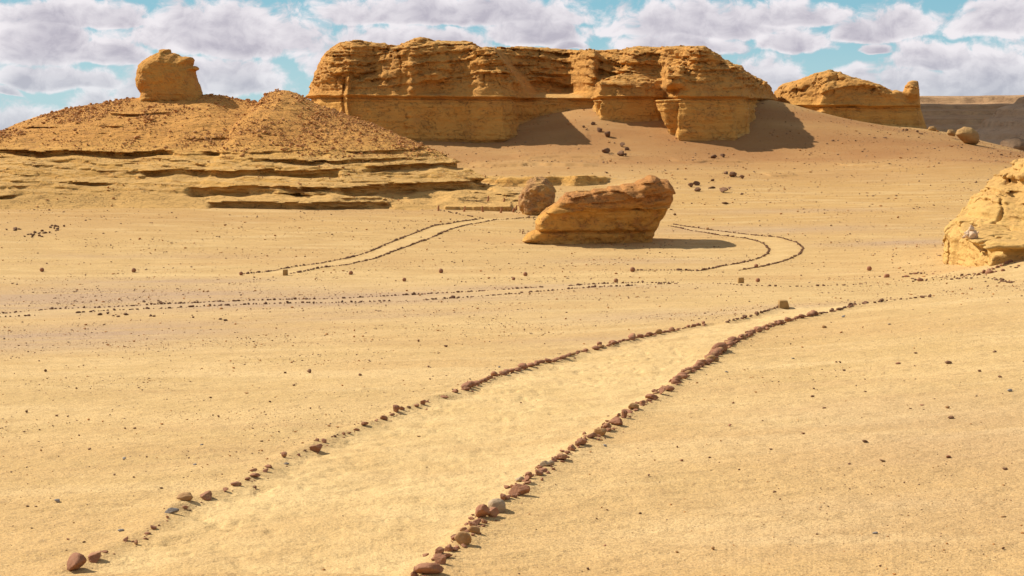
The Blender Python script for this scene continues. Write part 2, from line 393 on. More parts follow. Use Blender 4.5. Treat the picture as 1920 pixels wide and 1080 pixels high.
def hbase(x, y):
    x = np.asarray(x, np.float32); y = np.asarray(y, np.float32)
    a, b = warp(x, y)
    h = TW[_n] + TW[_n + 1] * a + TW[_n + 2] * b
    for i in range(_n): h = h + TW[i] * tps_k((a - np.float32(_a[i])) ** 2 + (b - np.float32(_b[i])) ** 2)
    f = sstep(450, 900, np.exp(b))
    return h * (1 - f) + (-2.0) * f
def on_base(px, py, lo=5.0, hi=420.0):
    px = np.atleast_1d(np.asarray(px, float)); py = np.atleast_1d(np.asarray(py, float))
    a, dy, dz = ray(px, py)
    Ds = np.geomspace(lo, hi, 420)
    res = np.full(px.shape, np.nan); prev = None
    X = (a / dy)[:, None] * Ds; Z = CZ + (dz / dy)[:, None] * Ds
    g = Z - hbase(X, np.broadcast_to(Ds, X.shape))
    neg = g < 0
    k = np.argmax(neg, 1); ok = neg.any(1) & (k > 0); k = np.where(ok, k, len(Ds) - 1)
    g0 = g[np.arange(len(px)), k - 1]; g1 = g[np.arange(len(px)), k]
    t = np.clip(g0 / (g0 - g1 + 1e-9), 0, 1)
    D = Ds[k - 1] * (1 - t) + Ds[k] * t
    return a / dy * D, D

# stone rows, in photo pixels, laid on the terrain
ROW = {
 'near_left': [(95, 1085), (140, 1060), (180, 1047), (240, 1013), (290, 990), (320, 963), (348, 940), (388, 930), (440, 912), (500, 882), (535, 857), (590, 832), (640, 808), (680, 797), (745, 770), (800, 748), (870, 730), (935, 705), (1010, 685), (1085, 663), (1165, 645), (1215, 632), (1275, 620), (1330, 608)],
 'near_left_far': [(1362, 607), (1400, 600), (1430, 590), (1460, 580)],
 'near_right': [(785, 1092), (805, 1072), (830, 1042), (866, 1015), (885, 992), (905, 970), (935, 950), (970, 922), (1010, 888), (1050, 860), (1090, 830), (1130, 803), (1165, 780), (1190, 765), (1235, 735), (1290, 700), (1330, 678), (1360, 655), (1430, 622), (1500, 602), (1560, 590), (1602, 578)],
 'near_right_far': [(1610, 577), (1660, 570), (1720, 563), (1750, 560)],
 'long_upper': [(-60, 590), (0, 587), (100, 578), (200, 575), (290, 570), (400, 565), (500, 562), (640, 559), (760, 553), (900, 547), (1000, 541), (1100, 534), (1200, 530), (1275, 528)],
 'long_lower': [(-60, 597), (0, 593), (130, 586), (200, 581), (270, 578), (400, 571), (500, 568), (640, 565), (800, 560), (960, 550), (1060, 544), (1130, 538), (1200, 534), (1280, 530), (1320, 529)],
 'long_east': [(1340, 530), (1400, 534), (1480, 536), (1560, 534), (1640, 531), (1700, 528), (1760, 524), (1850, 521), (1875, 524), (1900, 532)],
 'exhibit_left': [(450, 513), (500, 509), (540, 503), (600, 495), (650, 485), (700, 468), (760, 444), (820, 422), (860, 415), (905, 409)],
 'exhibit_spur': [(828, 394), (860, 402), (905, 408)],
 'exhibit_right': [(545, 513), (600, 503), (650, 498), (700, 486), (740, 470), (800, 450), (840, 432), (880, 420), (930, 411), (1005, 408)],
 'loop_inner': [(1190, 508), (1310, 509), (1360, 500), (1420, 485), (1440, 475), (1443, 468), (1430, 455), (1400, 447), (1350, 440), (1300, 432), (1252, 423)],
 'loop_outer': [(1385, 507), (1430, 500), (1480, 485), (1500, 475), (1506, 465), (1495, 455), (1460, 445), (1400, 438), (1330, 430), (1262, 421)],
}
ROWW = {}
for k, p in ROW.items():
    p = np.array(p, float); x, y = on_base(p[:, 0], p[:, 1]); ROWW[k] = list(zip(x, y))
def strip(a, b): return ROWW[a] + ROWW[b][::-1]
PATHS = {'near': ROWW['near_left'] + ROWW['near_left_far'] + ROWW['near_right_far'][::-1] + ROWW['near_right'][::-1],
         'long': strip('long_upper', 'long_lower'), 'exhibit': strip('exhibit_left', 'exhibit_right'), 'loop': strip('loop_inner', 'loop_outer')}
print('tps', time.time() - T0)

# patches (photo px ellipses laid on the ground): (px, py, half width px, half height px, weight)
def patch(x, y, items):
    """world-space soft patches whose centres are found on the ground"""
    s = np.zeros(x.shape, np.float32)
    for (px, py, hw, hh, wgt) in items:
        cx, cy = on_base([px, px, px + hw], [py, min(py + hh, 1400), py])
        rx = abs(cx[2] - cx[0]); ry = max(abs(cy[1] - cy[0]), 0.5)
        s = np.maximum(s, wgt * np.exp(-(((x - cx[0]) / rx) ** 2 + ((y - cy[0]) / ry) ** 2) * 1.2).astype(np.float32))
    return s
GRAVEL = [(150, 560, 480, 28, 1.3), (100, 630, 380, 30, 1.1), (560, 560, 480, 20, 1.2), (700, 590, 300, 14, .6), (1000, 540, 330, 7, .8), (300, 530, 250, 8, .9), (1250, 590, 300, 12, .55), (1450, 430, 250, 9, .7), (1700, 455, 180, 7, .9),
          (1500, 395, 260, 6, .5), (1480, 575, 250, 9, .6), (1200, 490, 200, 7, .5), (1750, 800, 500, 120, .35), (1700, 980, 500, 80, .4), (1100, 635, 160, 9, .5), (300, 480, 250, 5, .4)]
REDDISH = [(200, 405, 500, 14, .22), (700, 395, 200, 10, .2), (1300, 300, 560, 24, .8), (1150, 265, 380, 30, 1.0), (1500, 262, 380, 36, 1.1), (1700, 280, 300, 26, 1.0), (1850, 300, 140, 22, .85), (1480, 215, 90, 30, 1.0), (1060, 240, 120, 26, .95), (1000, 320, 240, 14, .5), (1500, 330, 400, 16, .45)]
PALE = [(320, 515, 330, 4, .7), (1000, 515, 500, 4, .6), (1580, 515, 100, 4, .8), (1470, 462, 35, 8, .9), (700, 465, 60, 9, .5), (1600, 383, 250, 2, .5), (1250, 478, 200, 6, .4)]

def ground_height(x, y, r):
    h = hbase(x, y)
    near = 1 - sstep(400, 700, r)
    lf = 1 - sstep(-0.10, 0.12, np.arctan2(x, np.maximum(y, 1)))
    h = h - lf * (y > 0) * 0.028 * np.maximum(r - 215, 0)
    h = h + near * 0.10 * fbm(x * 0.10, y * 0.14, 0, 3) * sstep(8, 30, r)
    h = h + near * 0.030 * fbm(x * 0.8, y * 1.1, 3.3, 4, 0.6)
    pxx = 960 + x * FPX / np.maximum(y, 1)
    h = h - 0.55 * sstep(142, 158, y) * (1 - sstep(161.5, 166, y)) * sstep(800, 900, pxx) * (1 - sstep(1130, 1215, pxx))
    # slope ledges under the mesa (thin hard beds sticking out of the sand)
    return h
def build_ground():
    th_d = np.arctan(np.linspace(-0.43, 0.43, 1050))
    th = np.concatenate([np.linspace(-math.pi, -0.95, 16)[:-1], np.linspace(-0.95, th_d[0], 40)[:-1], th_d, np.linspace(th_d[-1], 0.95, 40)[1:], np.linspace(0.95, math.pi, 16)[1:-1]])
    r = [0.4, 2, 4, 6, 7.5]
    while r[-1] < 5000:
        v = r[-1]
        st = 0.5 if v < 10 else (v * 0.0032 if v < 62 else (0.2 if v < 90 else (0.25 if v < 145 else (0.34 if v < 255 else (v * 0.012 if v < 900 else v * 0.12)))))
        r.append(v + st)
    r = np.array(r, np.float32); th = th.astype(np.float32)
    Rr, Th = np.meshgrid(r, th, indexing='ij')
    x = (Rr * np.sin(Th)).ravel(); y = (Rr * np.cos(Th)).ravel(); rr = Rr.ravel()
    h = ground_height(x, y, rr)
    msk = {}
    pale = np.zeros_like(h); pth = np.zeros(h.shape, np.int8)
    box = (np.abs(Th.ravel()) < 0.5) & (rr < 160)
    xb, yb = x[box], y[box]
    for k, (nm, P) in enumerate(PATHS.items()):
        sd = poly_sdf(xb, yb, P)
        soft = {'near': 0.35, 'long': 0.3, 'exhibit': .5, 'loop': .5}[nm]
        inn = sstep(-0.05, soft, sd)
        if nm == 'near':
            # trodden sand: footprints and scuffs, a little sunk between its rows of stones
            nearl = np.exp(-line_dist(xb, yb, ROWW['near_left']) / 0.9)
            tr = .50 + .9 * nearl + .7 * sstep(.05, .4, fbm(xb * .5, yb * .35, 21., 3))
            foot = np.minimum(0, fbm(xb * 4.2, yb * 3.4, 1.7, 3, 0.6) + 0.02) * 0.060 * tr + fbm(xb * 1.1, yb * 1.3, 8.1, 2) * 0.035
            edge = np.exp(-((sd + 0.02) / 0.22) ** 2) * 0.045
            h[box] += inn * (foot - 0.02) + edge
        pale[box] = np.maximum(pale[box], inn * {'near': 0.55, 'long': 0.25, 'exhibit': 0.45, 'loop': 0.40}[nm])
        pth[box] = np.where(sd > 0, k + 1, pth[box])
    # wind tails and ripples in the loose sand beside the rows
    nb = (np.abs(Th.ravel()) < 0.5) & (rr < 60)
    xn, yn = x[nb], y[nb]; dl = np.minimum(line_dist(xn, yn, ROWW['near_left']), line_dist(xn, yn, ROWW['near_right']))
    u_ = xn * .93 + yn * .37; v_ = -xn * .37 + yn * .93
    h[nb] += (np.exp(-dl / 1.6) * .035 * fbm(u_ * 1.3, v_ * 3.2, 4.4, 3) + .012 * fbm(u_ * .9, v_ * 4.5, 12.4, 3)).astype(np.float32)
    gm = patch(x, y, GRAVEL); rd = patch(x, y, REDDISH); pl = patch(x, y, PALE)
    pale = np.maximum(pale, pl * (0.6 + 0.4 * fbm(x * 0.3, y * 0.8, 2.2, 2)))
    near = rr < 75
    h[near] += (0.016 * fbm(x[near] * 3.7, y[near] * 4.6, 6.1, 3, 0.6) * (1 - sstep(30, 75, rr[near])))
    # hard beds cropping out of the slope under the mesa
    for (p0, p1, D0, D1, hgt) in [((880, 313), (1130, 313), 0, 0, .35), ((960, 296), (1200, 300), 0, 0, .22), ((1260, 303), (1420, 306), 0, 0, .2), ((1440, 330), (1500, 330), 0, 0, .16), ((1060, 268), (1110, 268), 0, 0, .15), ((1580, 312), (1690, 312), 0, 0, .16)]:
        ex, ey = on_base([p0[0], p1[0]], [p0[1], p1[1]])
        ux = (x - ex[0]) / (ex[1] - ex[0])
        yl = ey[0] + (ey[1] - ey[0]) * ux
        w = fbm(x * 0.30, 0 * x, hgt * 40, 4) * 2.2
        s = (y - yl - w)
        on = sstep(-0.02, 0.1, ux) * (1 - sstep(0.85, 1.02, ux))
        h += (hgt * sstep(-0.17, 0.17, s) * (1 - sstep(1.0, 9.0, s)) * on).astype(np.float32)
    V = np.stack([x, y, h], 1)
    Q = grid_quads(len(r), len(th), True)[:, ::-1]
    fr = pth[Q]; own = np.where((fr.min(1) == fr.max(1)), fr.max(1), 0)
    warm = sstep(70, 135, rr) * (rr < 320) + sstep(320, 330, rr) * .6
    attrs = dict(warm=warm, gravelly=np.clip(gm, 0, 1), reddish=np.clip(rd * (1.0 + 0.45 * fbm(x * 0.12, y * 0.2, 4.4, 4)), 0, 1), pale=np.clip(pale, 0, 1))
    names = [('ground', None)] + [('path', k) for k in PATHS]
    for k, (nm, lb) in enumerate(names):
        q = Q[own == k]
        used, inv = np.unique(q, return_inverse=True)
        make_obj(nm, V[used], inv.reshape(q.shape), M_SAND, kind='structure', attrs={a: v[used] for a, v in attrs.items()})
    return r, th, h.reshape(len(r), len(th))
GR, GTH, GH = build_ground()
def gz(x, y):
    """height of the finished ground"""
    x = np.atleast_1d(np.asarray(x, float)); y = np.atleast_1d(np.asarray(y, float))
    r = np.hypot(x, y); t = np.arctan2(x, y)
    i = np.clip(np.searchsorted(GR, r) - 1, 0, len(GR) - 2); j = np.clip(np.searchsorted(GTH, t) - 1, 0, len(GTH) - 2)
    fr = (r - GR[i]) / (GR[i + 1] - GR[i]); ft = (t - GTH[j]) / (GTH[j + 1] - GTH[j])
    return (GH[i, j] * (1 - fr) * (1 - ft) + GH[i + 1, j] * fr * (1 - ft) + GH[i, j + 1] * (1 - fr) * ft + GH[i + 1, j + 1] * fr * ft)
print('ground', time.time() - T0)

# ------------------------------------------------------------------ the hill on the left
M_HILL = rock_mat('layered_hill', (0.60, 0.325, 0.085), (0.56, 0.265, 0.066), (0.42, 0.175, 0.045), split=5.9, soft=1.0, strata=0.6, bump=0.8, scale=1.3, crust_amt=0.5)
LED = [  # level, height of the hollow under the bed, px range, strength
    (9.0, 0.30, 190, 335, .55), (7.75, 0.2, 50, 130, .4), (7.75, 0.2, 165, 235, .4), (7.1, .22, 190, 330, .5), (6.6, .28, 115, 180, .5), (6.55, .3, 355, 440, .4), (5.55, 0.50, -400, 330, 1.0), (5.4, 0.42, 330, 840, .8), (4.55, .45, 240, 300, .8), (4.75, .42, 440, 900, .8),
    (3.95, 0.65, 275, 520, 1.0), (3.85, 0.60, 510, 640, 1.1), (4.15, 0.6, 690, 930, 1.2), (2.55, 0.95, 355, 925, 1.25), (2.75, 0.7, 880, 985, .8), (1.95, .35, 380, 620, .6), (1.50, .35, 640, 800, .4), (1.25, 1.25, 395, 740, 1.5), (1.05, .7, 690, 800, .8), (2.75, .35, -300, 110, .8), (3.1, .3, 130, 215, .6), (1.9, .3, -300, 35, .8)]
def sandy_attr(V, nn, flat0=.90, flat1=.97, zmax=99., foot=.5, soft=.5):
    g = gz(V[:, 0], V[:, 1]) if len(V) else 0
    w = fbm(V[:, 0] * .7, V[:, 1] * .7, V[:, 2], 3)
    a = sstep(flat0, flat1, nn[:, 2] + .05 * w) * (1 - sstep(zmax - .8, zmax + .4, V[:, 2]))
    return np.clip(np.maximum(a, 1 - sstep(foot * .3, foot + soft, V[:, 2] - g + .5 * w * foot)), 0, 1)
def build_hill():
    sky = np.array([(-500, 430), (-300, 350), (-120, 292), (0, 257), (40, 240), (80, 220), (130, 206), (190, 196), (250, 186), (300, 184), (380, 180), (420, 177), (470, 182), (488, 186), (500, 175), (515, 171), (545, 172), (570, 183), (600, 200), (645, 216), (690, 232), (740, 252), (800, 277), (850, 300), (890, 325), (925, 345), (965, 362), (990, 372), (1040, 400)], float)
    dcr = np.array([(-500, 150), (0, 158), (300, 160), (500, 157), (640, 153), (800, 146), (900, 140), (965, 134), (990, 131), (1040, 128)], float)
    foot = np.array([(-500, 470, 96), (-100, 425, 106), (0, 410, 112), (150, 390, 118), (300, 382, 121), (400, 392, 120), (500, 397, 119), (660, 399, 118.5), (760, 388, 121), (860, 380, 124), (960, 381, 126), (1040, 390, 126)], float)
    h = np.array([0.13, 0.13, 0.085])
    ax = [np.arange(-82, 7, h[0]), np.arange(103, 172, h[1]), np.arange(-0.3, 13.2, h[2])]
    X, Y = np.meshgrid(ax[0], ax[1], indexing='ij')
    pxm = 960 + X * FPX / 138.0
    Dr = np.interp(pxm, dcr[:, 0], dcr[:, 1]); Df = np.interp(pxm, foot[:, 0], foot[:, 2]) + 1.2 * fbm(X * 0.12, 0 * X, 3.1, 2)
    Sg = (Y - Df) / (Dr - Df)
    px = 960 + X * FPX / Y
    pxr = 960 + X * FPX / Dr; pxf = 960 + X * FPX / Df
    _, _, zr = at(pxr, np.interp(pxr, sky[:, 0], sky[:, 1]), Dr)
    zf = hbase(X, Df) - 0.25
    sp = np.clip(Sg, 0, 1)
    Z = zf + .12 + (zr - zf) * (1 - (1 - sp) ** 1.22) * (1 - .75 * np.exp(-sp / .075)) + np.where(Sg < 0, Sg * 5, 0) + .18 * fbm(X * .2, Y * .2, 31., 3) * (1 - sstep(.1, .3, Sg))
    bk = np.clip(Sg - 1, 0, 1.5); Z = Z - bk * 6 - bk ** 2 * 8
    Z = Z + 0.55 * fbm(X * 0.085, Y * 0.085, 1.5, 3) * sstep(0.03, 0.35, Sg) * (1 - 0.75 * np.exp(-((Sg - 1) / 0.14) ** 2))
    fold = np.exp(-((px - 455 - 60 * (Sg - .8)) / 45) ** 2) * sstep(0.62, 0.86, Sg) * (1 - sstep(.96, 1.1, Sg))
    Z = Z - 0.9 * fold
    # flat exhibit shelf near the right end of the foot
    sh = sstep(826, 850, px) * (1 - sstep(955, 962, px)) * (Sg < 0.5)
    Z = np.where((sh > .3) & (Y > 123.9 + .7 * fbm(X * .45, X * 0, 4.4, 3)) & (Y < 131), np.maximum(Z, 0.93 + 0.02 * (Y - 124) + .10 * fbm(X * .5, Y * .5, 8.8, 3)), Z)
    Z = Z.astype(np.float32)
    F = np.repeat(Z[:, :, None], len(ax[2]), 2) - ax[2][None, None, :].astype(np.float32)
    band = np.argwhere(np.abs(F) < 1.35); band = band[(np.abs(Sg[band[:, 0], band[:, 1]] - .5) < .62)]
    bi, bj = band[:, 0], band[:, 1]
    x = ax[0][bi].astype(np.float32); y = ax[1][bj].astype(np.float32); z = ax[2][band[:, 2]].astype(np.float32); p = px[bi, bj].astype(np.float32); sg = Sg[bi, bj]
    W2 = (0.36 * fbm(X * 0.14, Y * 0.14, 7.7, 4, 0.6) + 0.07 * fbm(X * 0.9, Y * 0.9, 2.7, 2)).astype(np.float32)
    zw = z + W2[bi, bj]
    n = np.zeros_like(z)
    for (L, hc, p0, p1, a) in LED:
        I = np.nonzero((np.abs(z - L) < 1.5) & (p > p0 - 14) & (p < p1 + 10))[0]
        xi, yi, pi, zi = x[I], y[I], p[I], zw[I]
        on = sstep(p0 - 12, p0 + 12, pi) * (1 - sstep(p1 - 22, p1 + 8, pi))
        A = a * np.interp(ax[0], np.linspace(-90, 10, 60), np.random.default_rng(int(L * 100)).uniform(.35, 1.1, 60)).astype(np.float32)[bi[I]]
        q = zi - L - (0.10 if a >= 1.0 else .25) * fbm(xi * .12, 0 * xi, L * 3.3, 2)
        gate = fbm(xi * .16, yi * .25, L * 7.1, 3)
        A = A * (np.clip(1.0 + 1.3 * gate, 0.45, 1.3) if a >= 1.0 else np.clip(.75 + 2.6 * gate, 0.0, 1.3))
        hz = hc * (0.40 + 0.55 * A)
        n[I] += on * np.minimum(A * 1.5, 1) * (0.16 * (q > 0) * np.exp(-(q / 0.3) ** 2) + (q <= 0) * (q * 0.95 - 0.16) * (1 - sstep(hz, hz * 1.35, -q)))
    midm = sstep(0.05, 0.16, sg) * (1 - 0.8 * sstep(0.85, 1.0, sg))
    upz = sstep(5.0, 6.2, z)
    tz = z + 0.5 * W2[bi, bj] + .05 * x
    n = n + midm * (0.12 * (1 - upz) + .06) * fbm(x * 0.22, y * 0.22, tz * 3.2, 3, 0.6)
    n = n + midm * (.17 * (1 - upz) * sstep(.10, .25, sg) + .05) * sawbeds(x, y, (tz + .3 * fbm(x * .35, y * .35, 1, 3)) * 1.9, .14)
    n = n + midm * (1 - upz) * 0.16 * (1 - 2 * np.abs(fbm(x * 0.5, y * 0.5, tz * 1.5, 3, 0.6)))
    n = n + sstep(0., .1, sg) * 0.10 * fbm(x * 1.5, y * 1.5, z * 2, 3, 0.65) * (0.6 + 0.9 * upz) * (1 - .3 * sstep(.9, 1, sg))
    # the dark crumbly knob
    n = n + 0.35 * np.exp(-((p - 512) / 16) ** 2) * sstep(.93, .98, sg) * np.maximum(fbm(x * 1.4, y * 1.4, z * 1.6, 3, .7) + .3, 0)
    F[bi, bj, band[:, 2]] += n.astype(np.float32)
    V, Q = surface_nets(F, [a_[0] for a_ in ax], h)
    F = None
    keep = V[Q[:, 0], 2] > -0.15
    nn = normals(V, Q)
    make_obj('hill', V, Q[keep], M_HILL, kind='structure', attrs=dict(sandy=np.clip(sandy_attr(V, nn, .925, .965, 5.2, .75, 1.5), 0, .95)))
    return V, nn
HV, HN = build_hill()
print('hill', time.time() - T0)

# ------------------------------------------------------------------ big rocks as fields
def mesa_like(name, front, back, skyline, Dsky, zb, crease, insets, h, mat, depth_noise=1.0, kind='structure', rough_top=True, xrange=None, label=None, cat=None, extra=None, rug=1.0, recess=None, spurs=()):
    F2 = [tuple(float(v) for v in at(px, 215, D)[:2]) for px, D in front] + [tuple(float(v) for v in at(px, 215, D)[:2]) for px, D in back]
    xs = [p[0] for p in F2]; ys = [p[1] for p in F2]
    sk = np.array(skyline, float)
    xk, _, zk = at(sk[:, 0], sk[:, 1], Dsky)
    lo = (min(xs) - 3, min(ys) - 3, zb); hi = (max(xs) + 3, max(ys) + 3, zk.max() + 2.6)
    ax = grid3(lo, hi, h)
    X2, Y2 = np.meshgrid(ax[0], ax[1], indexing='ij')
    wx = X2 + depth_noise * 1.0 * fbm(X2 * 0.14, Y2 * 0.14, 1.3, 3); wy = Y2 + depth_noise * 0.9 * fbm(X2 * 0.14, Y2 * 0.14, 7.9, 3)
    d2 = poly_sdf(wx, wy, F2)
    zt = CZ + (np.interp(X2 * Dsky / np.maximum(Y2, 1), xk, zk) - CZ) * np.clip(Y2, Dsky - 10, Dsky + 22) / Dsky + 0.18 * fbm(X2 * .5, Y2 * .5, 2, 3)
    ins = np.array(insets, float)
    zax = ax[2]
    inset = np.interp(zax, ins[:, 0], ins[:, 1]).astype(np.float32)
    F = d2[:, :, None].astype(np.float32) - inset[None, None, :]
    if recess is not None:
        P2 = 960 + X2 * FPX / Y2
        for k_, z_ in enumerate(zax):
            F[:, :, k_] -= recess(P2, float(z_)).astype(np.float32)
            for (sx, sy, r0, r1, z0, z1) in spurs:                       # flaring sunlit spurs under the hard bed
                if z_ < z1: F[:, :, k_] = np.maximum(F[:, :, k_], (r0 + (r1 - r0) * np.clip((z_ - z0) / (z1 - z0), 0, 1) ** 1.3 - np.hypot(X2 - sx, (Y2 - sy) * .8)).astype(np.float32))
    # smooth union of wall and top
    B = (zt[:, :, None].astype(np.float32) - zax[None, None, :]) * 0.9
    k = 1.1
    hh = np.clip(0.5 + 0.5 * (B - F) / k, 0, 1)
    F = B * (1 - hh) + F * hh - k * hh * (1 - hh)
    del B, hh
    band = np.argwhere(np.abs(F) < 2.6)
    x = ax[0][band[:, 0]]; y = ax[1][band[:, 1]]; z = ax[2][band[:, 2]]
    up = sstep(crease + 0.6, crease + 3.0, z)
    # cross-bedded upper rock: tilted warped beds; smooth massive lower rock
    tilt = z + 0.10 * x * np.sin(x * 0.08) + 1.1 * fbm(x * 0.13, y * 0.13, z * 0.2, 3)
    beds = fbm(x * 0.16, y * 0.16, tilt * 1.5, 3, 0.6)
    beds2 = noise3(x * 0.35, y * 0.35, tilt * 3.4)
    ridg = 1 - 2 * np.abs(fbm(x * 0.22, y * 0.22, tilt * 0.55, 4, 0.55))
    lump = fbm(x * 0.20, y * 0.20, z * 0.25, 4, 0.5)
    tt = tilt + 0.35 * fbm(x * .5, y * .5, z * .4, 3)
    n = lump * (0.55 + 0.7 * up) + rug * up * (beds * 0.5 + beds2 * 0.15 + (ridg - 0.6) * 0.75 + 1.35 * sawbeds(x, y, tt * 0.75, .16) + .75 * sawbeds(x, y, tt * 1.9 + 7, .3, 5.)) - .5 * up * sstep(.86, 1.0, 1 - 2 * np.abs(fbm(x * .35, y * .35, z * .22, 2)))
    low = 1 - up
    lb = noise3(x * 0.05, y * 0.05, z * 2.2)
    n = n + low * (0.12 * lb + 0.22 * fbm(x * 0.9, y * 0.9, z * 0.9, 4, 0.62) + .16 * noise3(x * .7, y * .7, z * .12))
    zz_ = z + .25 * fbm(x * .25, y * .25, 1, 3) + .012 * x
    n = n + low * (.26 * sawbeds(x, y, zz_ * 1.3 + .3, .10, 9.) * (1 - .6 * sstep(7.5, 9, z)) + .10 * sawbeds(x, y, zz_ * 3.4, .2, 2.))
    n = n - low * .32 * sstep(.80, .97, 1 - np.abs(fbm(x * .22, y * .22, z * .07 + 4, 2)) * 2) * (.5 + .5 * noise3(x * .1, y * .1, z * .3))
    # the soft bed: a dark continuous notch with a thin lip above
    c = z - crease - 0.26 * fbm(x * 0.16, y * 0.16, 0, 3) + 0.004 * x
    n = n - (0.60 + .45 * fbm(x * .25, y * .25, 3, 3)) * np.exp(-(c / 0.20) ** 2) + 0.40 * np.exp(-((c - 0.38) / 0.13) ** 2) - 0.35 * np.exp(-((c + 0.50) / 0.14) ** 2)
    n = n + 0.16 * noise3(x * 1.9, y * 1.9, z * 1.9) * (0.3 + up) - 0.45 * up * np.maximum(noise3(x * 0.9, y * 0.9, z * 1.5) - 0.45, 0) * 2
    if extra is not None: n = n + extra(x, y, z)
    dtop = zt[band[:, 0], band[:, 1]] - z
    n = n * np.clip(0.30 + 0.70 * sstep(0.0, 1.2, dtop), 0, 1)
    F[band[:, 0], band[:, 1], band[:, 2]] += n
    V, Q = surface_nets(F, lo, h)
    del F
    nn = normals(V, Q)
    up = sstep(crease + 0.6, crease + 3.0, V[:, 2])
    d = (0.11 * up + 0.02) * fbm(V[:, 0] * 2.0, V[:, 1] * 2.0, V[:, 2] * 4.0, 3, 0.6)
    V = V + nn * d[:, None]
    return make_obj(name, V, Q, mat, kind=kind, label=label, cat=cat, attrs=dict(sandy=.85 * sandy_attr(V, nn, .93, .985, 99, .25, .3)))

M_MESA = rock_mat('mesa_sandstone', (0.62, 0.315, 0.078), (0.54, 0.260, 0.068), (0.42, 0.195, 0.066), split=11.6, soft=1.2, strata=1.3, bump=0.8, scale=0.8, crust_amt=0.40)
M_BUTTE = rock_mat('butte_sandstone', (0.58, 0.30, 0.076), (0.50, 0.245, 0.066), (0.40, 0.185, 0.060), split=11.0, soft=1.0, strata=0.8, bump=0.55, scale=0.8, crust_amt=0.35)
def mesa_extra(x, y, z):
    e = np.zeros_like(z)
    px = 960 + x * FPX / y
    # vertical crack near the left end
    e -= 0.55 * np.exp(-((px - 648 - 2 * np.sin(z)) / 2.2) ** 2) * (z < 14.5)
    e += 0.70 * np.exp(-((px - 655 - 2 * np.sin(z)) / 3.5) ** 2) * (z < 14.5)
    # hanging buttress noses that catch the sun
    for (p, w, z0, z1, a) in [(775, 9, 11.8, 17, 1.3), (815, 22, 14.0, 15.2, 1.2), (1125, 9, 12, 15, .7), (1247, 9, 12.0, 16, 1.2)]:
        e += a * np.exp(-((px - p) / w) ** 2) * sstep(z0 - .3, z0 + .8, z) * (1 - sstep(z1 - .7, z1 + .4, z))
    # alcove under the arch
    e -= 1.2 * np.exp(-((px - 825) / 34) ** 2) * sstep(11.6, 12.2, z) * (1 - sstep(13.4, 14.0, z))
    e -= 0.8 * np.exp(-((px - 1070) / 40) ** 2) * sstep(12.2, 12.6, z) * (1 - sstep(13.4, 13.8, z))
    return e
def mesa_recess(p, z):
    pe = 915 + (19.5 - z) / 8.3 * 85
    a = 10.0 * sstep(0, 26, p - pe) * (1 - sstep(1060, 1110, p)) * sstep(11.4, 12.6, z)          # the nose of the first block leans back
    a = a + 3.2 * sstep(13.4, 15.4, z) * sstep(1112, 1125, p) * (1 - sstep(1225, 1250, p))       # shoulder of the second block
    a = a - 2.0 * sstep(1238, 1250, p) * (1 - sstep(1268, 1290, p)) * sstep(12.3, 13.5, z) * (1 - sstep(15.5, 17, z))
    a = a + 1.6 * np.exp(-((p - 700) / 22) ** 2) * sstep(12.5, 15, z) + 1.8 * np.exp(-((p - 860) / 26) ** 2) * sstep(12.5, 15, z) + 1.5 * np.exp(-((p - 1345) / 20) ** 2) * sstep(13, 16, z)
    a = a - 1.2 * np.exp(-((p - 620) / 16) ** 2) * sstep(13, 15, z) * (1 - sstep(17.5, 19, z))
    a = a + .9 * (1 - sstep(3.6, 5.6, z))
    return a + 0 * p
mesa_like('mesa',
    front=[(577, 236), (583, 224), (600, 216), (640, 211.5), (700, 210), (800, 209), (900, 207.5), (950, 207.5), (966, 211), (974, 221), (1010, 226), (1060, 227), (1108, 226), (1118, 221), (1127, 217), (1170, 216), (1225, 216.5), (1250, 218), (1262, 212), (1270, 206.5), (1320, 205.5), (1380, 206.5), (1404, 209.5), (1412, 219), (1420, 230), (1445, 240), (1458, 250)],
    back=[(1440, 266), (1200, 262), (900, 258), (620, 256), (582, 248)],
    skyline=[(560, 170), (574, 165), (590, 135), (603, 110), (612, 95), (640, 80), (680, 78), (735, 88), (745, 88), (780, 75), (790, 72), (810, 78), (880, 82), (905, 92), (920, 91), (1000, 88), (1100, 93), (1165, 95), (1230, 90), (1270, 87), (1320, 90), (1345, 103), (1360, 115), (1385, 125), (1410, 140), (1440, 152), (1455, 166), (1465, 175)],
    Dsky=218, zb=2.0, crease=11.25,
    insets=[(2, .2), (4, 0.1), (5.5, -0.3), (7, 0.0), (11, .25), (11.8, .1), (12.4, 0.5), (14, .9), (16, 1.5), (18, 2.3), (19.5, 3.1), (21, 4.5)],
    h=0.17, mat=M_MESA, extra=mesa_extra, recess=mesa_recess, depth_noise=1.1, spurs=[(float(at(1266, 215, 210)[0]), 210.0, .2, 3.0, 4.6, 11.15), (float(at(1124, 215, 219)[0]), 219.5, .1, 1.3, 8.6, 11.15)])
print('mesa', time.time() - T0)
